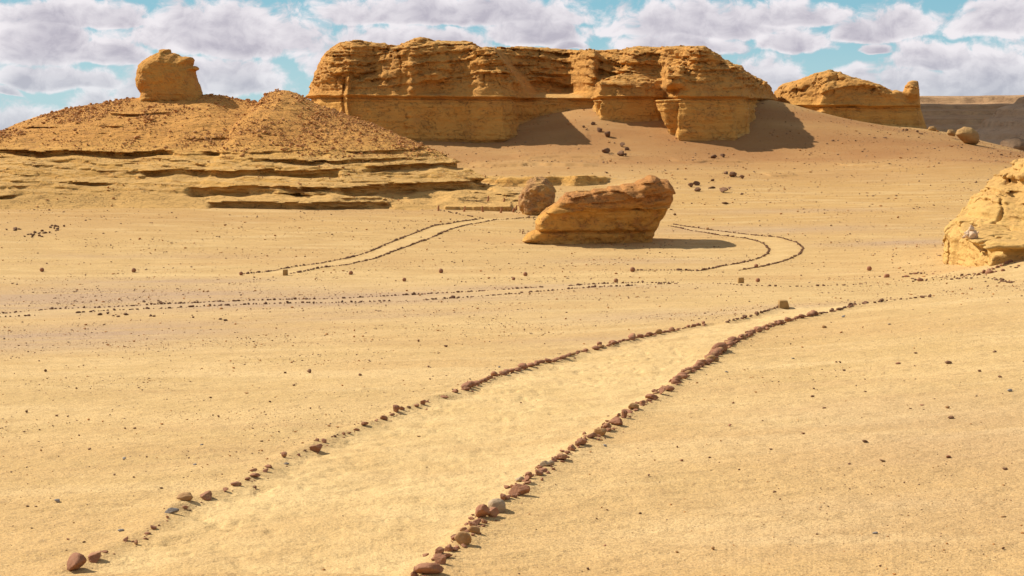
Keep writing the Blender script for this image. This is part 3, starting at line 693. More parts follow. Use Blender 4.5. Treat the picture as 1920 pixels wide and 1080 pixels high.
mesa_like('butte',
    front=[(1449, 262), (1458, 256), (1478, 252), (1500, 250), (1528, 247), (1535, 244), (1600, 243), (1690, 242), (1724, 243), (1741, 250)],
    back=[(1740, 262), (1690, 272), (1500, 278), (1452, 272)],
    skyline=[(1440, 175), (1453, 162), (1480, 155), (1505, 147), (1530, 138), (1555, 132), (1575, 137), (1598, 147), (1620, 152), (1650, 160), (1672, 171), (1690, 173), (1694, 172), (1697, 163), (1703, 156), (1715, 153.5), (1721, 156), (1723, 172), (1726, 200), (1735, 232), (1742, 250)],
    Dsky=248, zb=2.0, crease=10.3,
    insets=[(2, -.6), (6, -.4), (9.9, .35), (10.7, .1), (11.5, .2), (12.5, .4), (14, .7), (15.5, 1.6), (17, 2.6)],
    h=0.2, mat=M_BUTTE, depth_noise=0.6, rug=0.6, extra=lambda x, y, z: 1.3 * np.exp(-((960 + x * FPX / y - 1708) / 12) ** 4) * sstep(11.0, 12.3, z) * (1 - sstep(14.6, 14.9, z)))
print('butte', time.time() - T0)

def inflate(name, sil, D, thick, rim, h, mat, tilt=(0, 0), lumps=(0.25, 0.6), beds=(0.15, 2.0), label=None, cat=None, kind=None, zcut=None, yoff=None, extra=None, rug=0.06, box=False):
    """a rock whose silhouette and real thickness are given; front and back bulge"""
    s = np.array(sil, float)
    x, _, z = at(s[:, 0], s[:, 1], D)
    P = list(zip(x, z))
    ex = abs(tilt[0]) * (z.max() - z.min()) + abs(tilt[1]) * (x.max() - x.min()) * .5
    lo = (x.min() - 1.2, D - thick - 1.5 - ex, z.min() - 0.6); hi = (x.max() + 1.2, D + thick + 1.5 + ex, z.max() + 1.0)
    ax = grid3(lo, hi, h)
    X2, Z2 = np.meshgrid(ax[0], ax[2], indexing='ij')
    d = poly_sdf(X2, Z2, P)
    t = np.clip(d / rim, 0, 1); T = thick * np.sqrt(np.clip(1 - (1 - t) ** (2 if not box else 3), 0, 1))
    zc = (Z2 - z.min())
    yc = D + tilt[0] * zc + tilt[1] * (X2 - x.mean())
    F = np.minimum(T[:, None, :] - np.abs(ax[1][None, :, None] - yc[:, None, :]), (d * 3)[:, None, :]).astype(np.float32)
    band = np.argwhere(np.abs(F) < 1.6)
    xx = ax[0][band[:, 0]]; yy = ax[1][band[:, 1]]; zz = ax[2][band[:, 2]]
    n = lumps[0] * fbm(xx * lumps[1], yy * lumps[1], zz * lumps[1], 4, 0.55)
    tl = zz + 0.25 * fbm(xx * 0.5, yy * 0.5, zz * .5, 2)
    n = n + beds[0] * fbm(xx * 0.3, yy * 0.3, tl * beds[1], 3, 0.6)
    if extra is not None: n = n + extra(xx, yy, zz)
    F[band[:, 0], band[:, 1], band[:, 2]] += n
    V, Q = surface_nets(F, lo, h)
    nn = normals(V, Q)
    V = V + nn * (rug * fbm(V[:, 0] * 3, V[:, 1] * 3, V[:, 2] * 5, 3, 0.6))[:, None]
    c = np.array([x.mean(), D, z.min()], np.float32)
    return make_obj(name, V - c, Q, mat, label=label, cat=cat, kind=kind, loc=tuple(float(v) for v in c), attrs=dict(sandy=.7 * sandy_attr(V, nn, 2, 3, 99, .12, .25)))

M_TOWER = rock_mat('tower_sandstone', (0.57, 0.285, 0.066), (0.50, 0.235, 0.060), (0.40, 0.175, 0.055), strata=0.4, bump=0.6, scale=1.6, crust_amt=0.3)
TD = 158.0
inflate('rock_tower', [(258, 205), (262, 186), (266, 176), (258, 165), (255, 150), (257, 135), (259, 122), (268, 113), (279, 106), (290, 100), (297, 98), (297, 92), (316, 92), (316, 98), (330, 100), (336, 105), (357, 106), (361, 112), (358, 120), (357, 123), (369, 125), (370, 131), (363, 134), (367, 148), (373, 162), (378, 177), (380, 186), (388, 205)],
        TD, 3.0, 1.5, 0.085, M_TOWER, extra=lambda x, y, z: .22 * sawbeds(x, y, (z + .4 * fbm(x * .4, y * .4, z * .4, 3)) * .9, .3) - .22 * np.maximum(fbm(x * .6, y * .6, z * .7, 3, .6) - .1, 0) * 2, lumps=(0.24, 0.7), beds=(0.14, 1.6), label='rounded sandstone tower with a small flat cap on top of the brown hill', cat='rock tower', rug=0.09, tilt=(0.12, 0))

M_BLD = rock_mat('boulder_sandstone', (0.60, 0.305, 0.075), (0.43, 0.190, 0.062), (0.36, 0.145, 0.058), split=2.6, soft=.5, strata=0.5, bump=0.8, scale=2.0, crust_amt=0.6)
def bld_extra(x, y, z):
    e = 0.22 * (1 - 2 * np.abs(fbm(x * 0.5, y * 0.5, z * 1.1 + x * 0.1, 3, 0.5))) * sstep(2.0, 2.8, z)
    tb = z - .06 * x + .35 * fbm(x * .4, y * .4, z * .5, 3)
    e = e + .55 * sstep(2.0, 3.0, z) * sawbeds(x, y, tb * 1.15, .35) + .14 * sstep(1.6, 2.8, z) * sawbeds(x, y, tb * 2.3, .5, 3.) + .18 * (1 - 2 * np.abs(fbm(x * .35, y * .35, z * .7 + x * .15, 4, .6)))
    for (z0, a_, fx, sd) in ((3.35, .55, .45, 1.), (2.45, .55, .40, 6.), (1.05, .30, .30, 11.)):
        c_ = z - z0 - .55 * fbm(x * fx, y * fx * .5, sd, 3, .6) - .02 * (x - 5)
        e = e + a_ * (sstep(-.05, .04, c_) * np.exp(-np.maximum(c_, 0) / .7) - .35) * (0.65 + .7 * noise3(x * .4, y * .4, sd))
    e = e - .30 * np.maximum(fbm(x * .6 + 3, y * .6, z * .8, 3, .6) - .12, 0) * 2.2
    e = e - 0.30 * np.exp(-((z - (0.95 - 0.03 * x)) / 0.10) ** 2)
    e = e - 0.25 * np.exp(-((z - 2.45 - 0.15 * np.sin(x * 0.7)) / 0.12) ** 2)
    return e
inflate('boulder', [(1020, 460), (975, 447), (990, 432), (1003, 425), (1002, 412), (1012, 396), (1035, 378), (1045, 372), (1058, 358), (1080, 356), (1105, 357), (1110, 352), (1135, 351), (1140, 347), (1160, 347), (1166, 343), (1188, 342), (1196, 335), (1206, 333), (1214, 326), (1226, 328), (1234, 336), (1250, 337), (1259, 350), (1260, 372), (1253, 390), (1247, 403), (1238, 415), (1232, 430), (1226, 445), (1224, 462), (1224, 475), (1100, 475)],
        101.5, 2.2, 0.75, 0.065, M_BLD, box=True, tilt=(-0.30, 0.25), lumps=(0.20, 0.55), beds=(0.06, 1.2), extra=bld_extra, label='large overhanging sandstone boulder standing alone on the sandy plain', cat='boulder', rug=0.07)
M_RND = rock_mat('purple_crusted_rock', (0.52, 0.29, 0.10), (0.42, 0.22, 0.095), (0.34, 0.16, 0.085), strata=0.2, bump=0.9, scale=2.0, crust_amt=0.6)
inflate('boulder', [(970, 385), (974, 367), (981, 353), (990, 340), (1005, 332), (1022, 334), (1035, 345), (1041, 360), (1040, 378), (1034, 394), (1028, 408), (984, 408), (975, 394)],
        122, 1.7, 1.3, 0.07, M_RND, extra=lambda x, y, z: -.45 * np.abs(fbm(x * .9, y * .9, z * .9, 3, .6)) * 2 + .2, lumps=(0.55, 0.8), beds=(0.1, 2), label='knobbly purple brown boulder at the foot of the hill behind the large boulder', cat='boulder', rug=0.12)
M_FARB = rock_mat('far_boulder_rock', (0.42, 0.26, 0.10), (0.38, 0.22, 0.09), (0.33, 0.17, 0.07), strata=0.3, bump=0.5, scale=1.0)
inflate('boulder', [(1792, 252), (1796, 243), (1808, 238), (1820, 239), (1832, 248), (1835, 258), (1833, 268), (1826, 274), (1808, 268)], 214, 1.5, 1.2, 0.12, M_FARB, lumps=(0.4, .5), beds=(0, 1), label='rounded boulder perched on the slope edge right of the butte', cat='boulder', rug=.04)
inflate('boulder', [(1739, 243), (1743, 237), (1750, 236), (1756, 240), (1755, 246), (1745, 247)], 236, 0.6, 0.5, 0.1, M_FARB, lumps=(0.15, 1), beds=(0, 1), label='small boulder at the right foot of the butte pillar', cat='boulder', rug=.03)
inflate('boulder', [(1775, 250), (1778, 243), (1787, 243), (1793, 249), (1790, 256), (1779, 254)], 222, 0.7, 0.6, 0.1, M_FARB, lumps=(0.2, 1), beds=(0, 1), label='small dark boulder just left of the rounded boulder on the slope edge', cat='boulder', rug=.03)
M_SHB = rock_mat('brown_fluted_rock', (0.26, 0.17, 0.10), (0.22, 0.14, 0.085), (0.20, 0.12, 0.07), strata=0.3, bump=0.5, scale=0.6)
inflate('rock_outcrop', [(1873, 292), (1877, 275), (1880, 264), (1893, 260), (1905, 257), (1920, 262), (1945, 262), (1965, 270), (1970, 292)], 385, 5, 3, 0.25, M_SHB, lumps=(0.8, .3), beds=(0.2, 1), label='dark fluted rock mound on the shaded valley floor', cat='rock outcrop', rug=.1)
mesa_like('rock_ledge',
    front=[(845, 170), (880, 165), (930, 162.5), (1000, 160.5), (1040, 161.5), (1075, 160), (1120, 161), (1150, 163.5), (1175, 164), (1200, 171)],
    back=[(1180, 182), (1000, 186), (850, 184)],
    skyline=[(840, 331), (880, 330), (950, 331), (1050, 330), (1130, 330), (1165, 334), (1190, 339)], Dsky=161, zb=0.0, crease=99.,
    insets=[(0, -.5), (.8, -.1), (1.2, .1), (1.75, .15), (2.0, .05), (2.1, 0), (3, .1)], h=0.12, mat=M_HILL, depth_noise=1.8, rug=0.0)
print('inflated', time.time() - T0)

# ------------------------------------------------------------------ outcrop at the right edge
M_OUT = rock_mat('pale_layered_sandstone', (0.57, 0.35, 0.115), (0.52, 0.305, 0.10), (0.45, 0.235, 0.085), split=4.0, soft=.8, strata=0.6, bump=0.6, scale=2.2, crust_amt=0.35, pits=.35)
def build_outcrop():
    W = lambda L: [tuple(float(v) for v in at(px, 400, D)[:2]) for px, D in L]
    lower = W([(1803, 79), (1800, 75.5), (1815, 70.5), (1838, 66.8), (1852, 65.6), (1880, 66.2), (1920, 66.0), (2000, 65), (2200, 62), (2300, 75), (1800, 86)])
    upper = W([(1838, 90), (1838, 84), (1848, 80.5), (1866, 78.5), (1888, 77.5), (1908, 77), (1990, 75), (2200, 69), (2300, 80), (2200, 95), (1900, 96)])
    lo = (19.0, 59.5, -0.6); hi = (45.0, 98.0, 8.6)
    h = 0.085
    ax = grid3(lo, hi, h)
    X2, Y2 = np.meshgrid(ax[0], ax[1], indexing='ij')
    wx = X2 + .3 * fbm(X2 * 0.4, Y2 * 0.4, 1.3, 3); wy = Y2 + .4 * fbm(X2 * .4, Y2 * .4, 7.9, 3)
    dl = poly_sdf(wx, wy, lower).astype(np.float32); du = poly_sdf(wx, wy, upper).astype(np.float32)
    z = ax[2]
    il = np.interp(z, [-0.6, 0.3, 0.7, 1.3, 2.4, 2.75, 2.9], [-.9, -0.35, 0.25, .5, .45, -.1, -.02]).astype(np.float32)
    iu = np.interp(z, [2.0, 2.9, 3.3, 4.0, 4.2, 5.2, 6.0, 6.8, 8], [-2.0, -1.1, -0.8, -.2, .0, .9, 1.7, 2.5, 4.0]).astype(np.float32)
    zt_l = 2.95 + 0.04 * (X2 - 24) + 0.05 * fbm(X2 * .6, Y2 * .6, 2, 3)
    _, _, zs = at(np.array([1780, 1800, 1830, 1848, 1862, 1893, 1898, 1907, 1930, 2000, 2200]), np.array([400, 380, 352, 333, 329, 321, 311, 303, 299, 290, 285]), 79.)
    zt_u = np.interp(960 + X2 * FPX / Y2, [1780, 1800, 1830, 1848, 1862, 1893, 1898, 1907, 1930, 2000, 2200], zs) + .1 * fbm(X2, Y2, 4, 3)
    def sm(A, B, k):
        hh = np.clip(0.5 + 0.5 * (B - A) / k, 0, 1); return B * (1 - hh) + A * hh - k * hh * (1 - hh)
    FL = sm(dl[:, :, None] - il[None, None, :], (zt_l[:, :, None] - z[None, None, :]).astype(np.float32), .10)
    FU = sm((du[:, :, None] - iu[None, None, :]) * .8, (zt_u[:, :, None] - z[None, None, :]).astype(np.float32), .6)
    F = -sm(-FL, -FU, .4)
    del FL, FU
    band = np.argwhere(np.abs(F) < 1.3)
    x = ax[0][band[:, 0]]; y = ax[1][band[:, 1]]; zz = ax[2][band[:, 2]]
    up = sstep(3.2, 4.2, zz)
    t = zz + .25 * fbm(x * .4, y * .4, zz * .3, 3)
    n = (.14 + .16 * up) * fbm(x * .5, y * .5, zz * .6, 4, .55) + (0.10 + .12 * up) * fbm(x * .25, y * .25, t * 3.2, 3, .6) + .10 * up * (1 - 2 * np.abs(fbm(x * .6, y * .6, t * 1.2, 3))) - .05
    n = n - .22 * np.exp(-((zz - 2.5 + .1 * fbm(x * .5, y * .5, 0, 2)) / .16) ** 2) - .18 * np.exp(-((t - 4.1) / .12) ** 2) + .12 * np.exp(-((t - 5.5) / .1) ** 2) - .12 * np.exp(-((t - 3.3) / .08) ** 2)
    px = 960 + x * FPX / y
    n = n - .45 * np.exp(-((px - 1908) / 22) ** 2) * sstep(3.9, 4.3, zz) * (1 - sstep(5.0, 5.8, zz))      # hollow facing the valley
    n = n + .34 * up * sawbeds(x, y, t * 1.7, .3) + .14 * sawbeds(x, y, t * 4.3, .5, 3.)
    n = n - .25 * sstep(.85, 1.0, 1 - 2 * np.abs(fbm(x * .5, y * .5, zz * .2, 2)))
    F[band[:, 0], band[:, 1], band[:, 2]] += n
    V, Q = surface_nets(F, lo, h)
    nn = normals(V, Q)
    V = V + nn * (.05 * fbm(V[:, 0] * 3.3, V[:, 1] * 3.3, V[:, 2] * 7, 3, .6))[:, None]
    c = np.array([28, 72, 0.], np.float32)
    make_obj('rock_outcrop', V - c, Q, M_OUT, attrs=dict(sandy=.7 * sandy_attr(V, nn, .93, .98, 3.5, .15, .3)), label='pale yellow layered sandstone outcrop with a flat shelf at the right edge', cat='rock outcrop', loc=tuple(float(v) for v in c))
    return ax, F
OAX, OF = build_outcrop()
def outcrop_top(x, y):
    i = int((x - OAX[0][0]) / (OAX[0][1] - OAX[0][0])); j = int((y - OAX[1][0]) / (OAX[1][1] - OAX[1][0]))
    k = np.nonzero(OF[i, j] > 0)[0]
    return float(OAX[2][k[-1]]) + .04 if len(k) else 0.
print('outcrop', time.time() - T0)

# ------------------------------------------------------------------ far country
M_FAR = rock_mat('far_escarpment', (0.44, 0.27, 0.14), (0.38, 0.22, 0.115), (0.28, 0.16, 0.09), strata=1.0, bump=0.5, scale=0.35, crust_amt=.4, pits=.6)
M_FARH = rock_mat('far_sandy_slope', (0.48, 0.32, 0.20), (0.43, 0.28, 0.17), (0.33, 0.20, 0.12), strata=1.0, bump=0.5, scale=0.35, crust_amt=.4, pits=.6)
def terrace(z, levels):
    out = z.copy()
    for (L, hc) in levels:
        q = z - L
        out = out + hc * (sstep(-.12, .12, q) - .5) * sstep(-3.0, 0, q) * (1 - sstep(0, 3.5, q))
    return out
def far_ridge(name, crest, x0, x1, dx, Dc, Df, Db, zf, levels, wig=14, kind='structure', mat=None):
    X = np.arange(x0, x1, dx); S = np.linspace(0, 1.5, 200)
    Xg, Sg = np.meshgrid(X, S)
    c = np.array(crest, float)
    Dc = np.interp(Xg, [x0, x1], Dc) if not np.isscalar(Dc) else Dc + 0 * Xg
    Df = np.interp(Xg, [x0, x1], Df) if not np.isscalar(Df) else Df + 0 * Xg
    px = 960 + Xg * FPX / Dc
    _, _, zc = at(px, np.interp(px, c[:, 0], c[:, 1]), Dc)
    Y = Df + (Dc - Df) * Sg + wig * fbm(Xg * .02, Sg * .2, 3, 4, .55) * (1 - .5 * np.clip(Sg, 0, 1))
    s = np.clip(Sg, 0, 1)
    Z = zf + (zc - zf) * (0.35 * s + 0.65 * s ** 1.8) + .9 * fbm(Xg * .03, Y * .03, 1, 4, .6) * np.minimum(1, 2 * s) * (1 - .7 * (s > .95))
    Z = np.where(Sg > 1, zc + .2 * fbm(Xg * .1, Y * .1, 1, 3) - (Sg - 1) * 60, Z)
    Z = terrace(Z + .9 * fbm(Xg * .02, Y * .03, 6, 4), levels)
    Z = Z + .5 * (1 - 2 * np.abs(fbm(Xg * .045, Y * .012, 2, 3))) * (s > .05) * (s < .97)
    Y = Y - .8 * fbm(Xg * .15, Y * .05, Z * 1.2, 3)
    make_obj(name, np.stack([Xg.ravel(), Y.ravel(), Z.ravel()], 1), grid_quads(len(S), len(X)), mat or M_FAR, kind=kind)
far_ridge('escarpment', [(1500, 183), (1720, 180), (1800, 180), (1850, 179), (1920, 178), (2100, 176), (2500, 180)], 60, 620, 1.0, 760, 560, 900, -3, [(16.2, 2.6), (12, 1.4), (9.5, 1.6), (5.5, 1.8), (2.0, 1.2)], wig=26)
far_ridge('hill', [(1700, 330), (1760, 280), (1790, 262), (1830, 236), (1862, 206), (1884, 192), (1920, 178), (1990, 165), (2200, 150), (2500, 150)], 112, 330, .6, 430, 340, 500, -3.2, [(13, 1.0), (9.5, 1.3), (6.0, 1.2), (2.5, .9)], wig=6, mat=M_FARH)
# a cumulus west of the valley, far above the frame, throwing the shade that lies over the far valley
def build_cloud():
    M = bpy.data.materials.new('cloud_white'); M.use_nodes = True
    b = M.node_tree.nodes['Principled BSDF']; b.inputs['Base Color'].default_value = (.85, .85, .87, 1); b.inputs['Roughness'].default_value = 1
    th = np.linspace(0, math.pi, 60); ph = np.linspace(0, 2 * math.pi, 120)[:-1]
    T, P = np.meshgrid(th, ph, indexing='ij')
    x = np.sin(T) * np.cos(P); y = np.sin(T) * np.sin(P); z = np.cos(T)
    n = 1 + .28 * fbm(x * 2.2 + 5, y * 2.2, z * 2.2, 4, .55)
    V = np.stack([x * 190 * n, y * 205 * n, np.where(z > 0, z * 75 * n, z * 12)], -1).reshape(-1, 3)
    tgt = np.array([258, 535, 0.]); c = tgt + SUNV * 420 / SUNV[2]
    make_obj('cloud', V, grid_quads(60, 119, True)[:, ::-1], M, kind='structure', loc=tuple(c))
build_cloud()
print('far', time.time() - T0)
# ------------------------------------------------------------------ stones
import bmesh
def ico(level):
    bm = bmesh.new(); bmesh.ops.create_icosphere(bm, subdivisions=level, radius=1.0)
    V = np.array([v.co[:] for v in bm.verts], np.float32); Fc = np.array([[v.index for v in f.verts] for f in bm.faces], np.int32); bm.free()
    return V, Fc
ICO = {k: ico(k) for k in (1, 2, 3, 4)}
def stone_shape(seed, level=3, cuts=8, rough=0.05, round_=0.0):
    g = np.random.default_rng(seed); V, Fc = ICO[level]
    n = g.normal(size=(cuts, 3)); n /= np.linalg.norm(n, axis=1, keepdims=True); hh = g.uniform(0.36, 0.9, cuts)
    dp = V @ n.T; r = np.where(dp > 0.08, hh / np.maximum(dp, 0.08), 9); r = r.min(1); r = np.minimum(r, 1.25)
    r = r * (1 - round_) + round_
    o = g.uniform(0, 20, 3)
    r = r * (1 + rough * fbm(V[:, 0] * 2.2 + o[0], V[:, 1] * 2.2 + o[1], V[:, 2] * 2.2 + o[2], 3, .6))
    return (V * r[:, None]).astype(np.float32), Fc
_MC = {}
def stone_mesh(seed, mat, level=3, round_=0.0, rough=0.13):
    k = (seed, mat.name, level, round_)
    if k not in _MC:
        V, Fc = stone_shape(seed, level, rough=rough, round_=round_)
        me = bpy.data.meshes.new('stone'); me.vertices.add(len(V)); me.vertices.foreach_set('co', V.ravel())
        me.loops.add(Fc.size); me.loops.foreach_set('vertex_index', Fc.ravel())
        me.polygons.add(len(Fc)); me.polygons.foreach_set('loop_start', np.arange(0, Fc.size, 3, dtype=np.int32))
        me.update(calc_edges=True); (me.shade_flat if round_ < .3 and level > 2 else me.shade_smooth)(); me.materials.append(mat); _MC[k] = me
    return _MC[k]
MATS = {'r': M_STONE, 'd': M_DARK, 'p': M_PALE, 'g': M_GREY, 'o': M_OCH, 'b': M_BLOCK}
CNAME = {'r': 'reddish', 'd': 'dark brown', 'p': 'pale', 'g': 'grey', 'o': 'ochre brown'}
def ground_at(px, py):
    x, y = on_base([px], [py]); return float(x[0]), float(y[0]), float(gz(x, y)[0])
def put_stone(px, py, w, h_, c='r', name='stone', label=None, cat='stone', group=None, sink=0.28, seed=None, deep=0.8, round_=0.0, level=3, zpos=None):
    """a stone w by h_ photo pixels whose middle is seen at px, py"""
    x, y, z = ground_at(px, py + h_ * 0.35) if zpos is None else zpos
    D = math.sqrt(x * x + y * y); k = D / FPX * 0.5
    seed = random.randrange(9) if seed is None else seed
    o = link_obj(name, stone_mesh(seed, MATS[c], level, round_), label=label, cat=cat, group=group)
    rx, rz = w * k, h_ * k * 1.12
    o.scale = (rx, (rx + rz) * 0.5 * deep / 0.8, rz); o.rotation_euler = (random.uniform(-.15, .15), random.uniform(-.15, .15), random.uniform(-.5, .5) + (math.pi if random.random() < .5 else 0))
    o.location = (x, y, z + rz * (1 - 2 * sink))
    return o
# hand placed stones of the near path, left row then right row: px, py, width, height, colour
NL = [(141, 1060, 46, 31, 'r'), (180, 1048, 28, 20, 'r'), (197, 1042, 13, 5, 'r'), (237, 1015, 12, 11, 'r'), (255, 1018, 7, 10, 'r'), (278, 1003, 13, 5, 'r'), (274, 1010, 9, 5, 'r'), (287, 993, 15, 9, 'r'), (315, 977, 7, 6, 'r'), (322, 962, 22, 13, 'g'), (348, 951, 13, 7, 'r'), (349, 939, 29, 16, 'o'), (389, 929, 26, 17, 'r'), (422, 920, 13, 8, 'r'), (442, 910, 21, 9, 'r'), (465, 901, 10, 6, 'r'), (479, 895, 19, 8, 'r'), (475, 886, 14, 8, 'r'), (499, 884, 13, 9, 'r'), (503, 879, 14, 6, 'r'), (477, 910, 8, 5, 'd'), (533, 856, 14, 11, 'r'), (537, 868, 9, 5, 'g'), (560, 850, 9, 5, 'r'), (572, 843, 9, 5, 'd'), (592, 835, 27, 16, 'r'), (608, 825, 11, 9, 'r'), (595, 826, 8, 6, 'r'), (629, 817, 9, 5, 'd'),
      (644, 811, 6, 5, 'r'), (655, 808, 8, 5, 'r'), (668, 801, 15, 7, 'r'), (684, 793, 15, 10, 'r'), (706, 786, 7, 5, 'r'), (719, 780, 18, 12, 'r'), (742, 768, 17, 14, 'r'), (753, 766, 14, 10, 'r'), (736, 776, 10, 5, 'r'), (768, 763, 12, 5, 'd'), (782, 757, 13, 6, 'r'), (792, 752, 12, 10, 'r'), (801, 750, 9, 5, 'r'), (832, 741, 16, 6, 'r'), (853, 733, 13, 7, 'r'), (873, 727, 14, 10, 'r')]
NR = [(806, 1075, 50, 22, 'r'), (825, 1057, 27, 19, 'r'), (837, 1048, 21, 12, 'r'), (824, 1037, 21, 21, 'r'), (842, 1033, 19, 17, 'r'), (867, 1016, 30, 25, 'o'), (888, 999, 28, 18, 'o'), (868, 999, 10, 10, 'r'), (883, 987, 18, 15, 'r'), (896, 983, 18, 17, 'r'), (907, 980, 14, 13, 'r'), (906, 965, 24, 25, 'r'), (923, 963, 24, 22, 'r'), (931, 950, 39, 29, 'p'), (942, 938, 16, 13, 'r'), (953, 937, 15, 10, 'r'), (962, 933, 16, 10, 'r'), (973, 922, 34, 25, 'r'), (961, 916, 15, 10, 'r'), (977, 903, 17, 14, 'p'), (987, 906, 15, 13, 'r'), (992, 896, 14, 13, 'r'), (1009, 889, 21, 13, 'r'), (1020, 884, 21, 9, 'r'), (1022, 875, 18, 13, 'p'), (1033, 873, 12, 9, 'p'), (1038, 866, 15, 11, 'r'), (1053, 858, 25, 17, 'r'), (1063, 851, 11, 7, 'r'), (1072, 841, 19, 15, 'r'), (1083, 836, 15, 11, 'r'), (1091, 830, 19, 17, 'r'), (1111, 818, 20, 13, 'r'), (1125, 808, 27, 16, 'o'), (1139, 800, 15, 13, 'r'), (1155, 792, 25, 15, 'r'), (1170, 779, 15, 16, 'r'), (1175, 772, 24, 6, 'r'), (1188, 763, 23, 15, 'o'), (1205, 753, 17, 10, 'r'), (1223, 743, 23, 10, 'r'), (1240, 733, 15, 14, 'r'), (1255, 726, 20, 14, 'r')]
SPECIAL = {(141, 1060): 'largest stone at the lower left end of the left hand row', (180, 1048): 'chunky brown stone beside the largest stone at the lower left', (322, 962): 'grey angular stone in the left hand row of the near path',
  (349, 939): 'ochre brown wedge shaped stone in the left hand row near the grey stone', (389, 929): 'reddish brown block just right of the ochre wedge stone in the left hand row', (592, 835): 'biggest lumpy stone midway along the left hand row of the near path',
  (806, 1075): 'broad flat topped red stone cut by the bottom edge of the picture', (867, 1016): 'rounded ochre brown stone third up from the bottom in the right hand row', (888, 999): 'knobbly ochre stone just above the rounded ochre stone in the right hand row',
  (931, 950): 'large pale smooth rounded stone in the right hand row', (906, 965): 'upright brown stone just left of the large pale stone', (923, 963): 'brown wedge stone in front of the large pale stone', (973, 922): 'big angular red stone just above the large pale stone', (977, 903): 'pinkish pale stone above the big angular red stone in the right hand row', (824, 1037): 'upright reddish stone second step up from the bottom edge',
  (1125, 808): 'long ochre and brown stone lying along the right hand row', (1188, 763): 'ochre brown stone standing higher than its neighbours midway up the right hand row'}
def stretch(side, py):
    if side == 'right':
        for lim, t in ((1040, 'by the bottom edge'), (985, 'below the large pale stone'), (930, 'touching the large pale stone'), (885, 'above the large pale stone'), (850, 'halfway from pale to long ochre stone'), (815, 'below the long ochre stone'), (765, 'just above the long ochre stone'), (720, 'around the tall ochre stone'), (690, 'below the widest heap'), (665, 'in the widest heap'), (640, 'just beyond the widest heap'), (615, 'where the row bends rightwards'), (605, 'after the bend'), (590, 'level with yellow block')):
            if py > lim: return t
        return 'at its far right tip'
    for lim, t in ((1025, 'beside the largest stone'), (990, 'above the largest stone'), (955, 'by the grey stone'), (915, 'near the ochre wedge stone'), (870, 'above the reddish block'), (820, 'around the biggest lumpy stone'), (785, 'just above the biggest lumpy stone'), (755, 'by the paired chunky stones'), (715, 'past the paired chunky stones'), (690, 'at its middle'), (660, 'past its middle'), (630, 'towards its far end'), (604, 'near its far end')):
        if py > lim: return t
    return 'leading to the yellow block'
def row_label(side, px, py, w, c, hw=.6):
    k = 3 if w > 19 else (2 if w > 11 else 1)
    sh = 'flat ' if hw < .5 else ('upright ' if hw > .88 else ('chunky ' if hw > .68 else ''))
    lab = '%s %s%s stone, %s row of near path %s' % ({3: 'large', 2: 'medium', 1: 'small'}[k], sh, CNAME[c], side, stretch(side, py))
    return lab, 'stones edging the near path: ' + lab
n_ind = 0
for side, L in (('left', NL), ('right', NR)):
    for (px, py, w, h_, c) in L:
        if (px, py) in SPECIAL: lab, grp = SPECIAL[(px, py)], 'stones edging the near path'
        else: lab, grp = row_label(side, px, py, w, c, h_ / w)
        put_stone(px, py, w, h_, c, 'edging_stone', lab, 'stone', grp, round_=0.75 if (px, py) == (931, 950) else (0.3 if c == 'o' or w > 40 else 0.0), level=4 if w > 22 else 3, sink=0.22); n_ind += 1
# the rest of the two near rows, walked along in metres
def walk(P, step, jit):
    P = np.array(P); seg = np.linalg.norm(np.diff(P, axis=0), axis=1); cum = np.r_[0, np.cumsum(seg)]
    t = 0; out = []
    while t < cum[-1]:
        i = min(np.searchsorted(cum, t, 'right') - 1, len(seg) - 1); f = (t - cum[i]) / seg[i]
        p = P[i] * (1 - f) + P[i + 1] * f; d = (P[i + 1] - P[i]) / seg[i]; o = np.random.default_rng(int(t * 1000) + 5).normal() * jit
        out.append((p[0] - d[1] * o, p[1] + d[0] * o)); t += step * random.uniform(0.55, 1.5)
    return out
def w2p(x, y, z):
    cp, sp = math.cos(PITCH), math.sin(PITCH); dz = z - CZ
    f = y * cp - dz * sp; u = y * sp + dz * cp
    return 960 + x / f * FPX, 540 - u / f * FPX
def sub_row(key, px0): return [p for p, q in zip(ROWW[key], ROW[key]) if q[0] >= px0]
spill = []
print('far row', [tuple(round(float(c), 2) for c in p) + (round(float(gz(*p)[0]), 2),) for p in ROWW['near_right_far'] + ROWW['near_right'][-3:]])
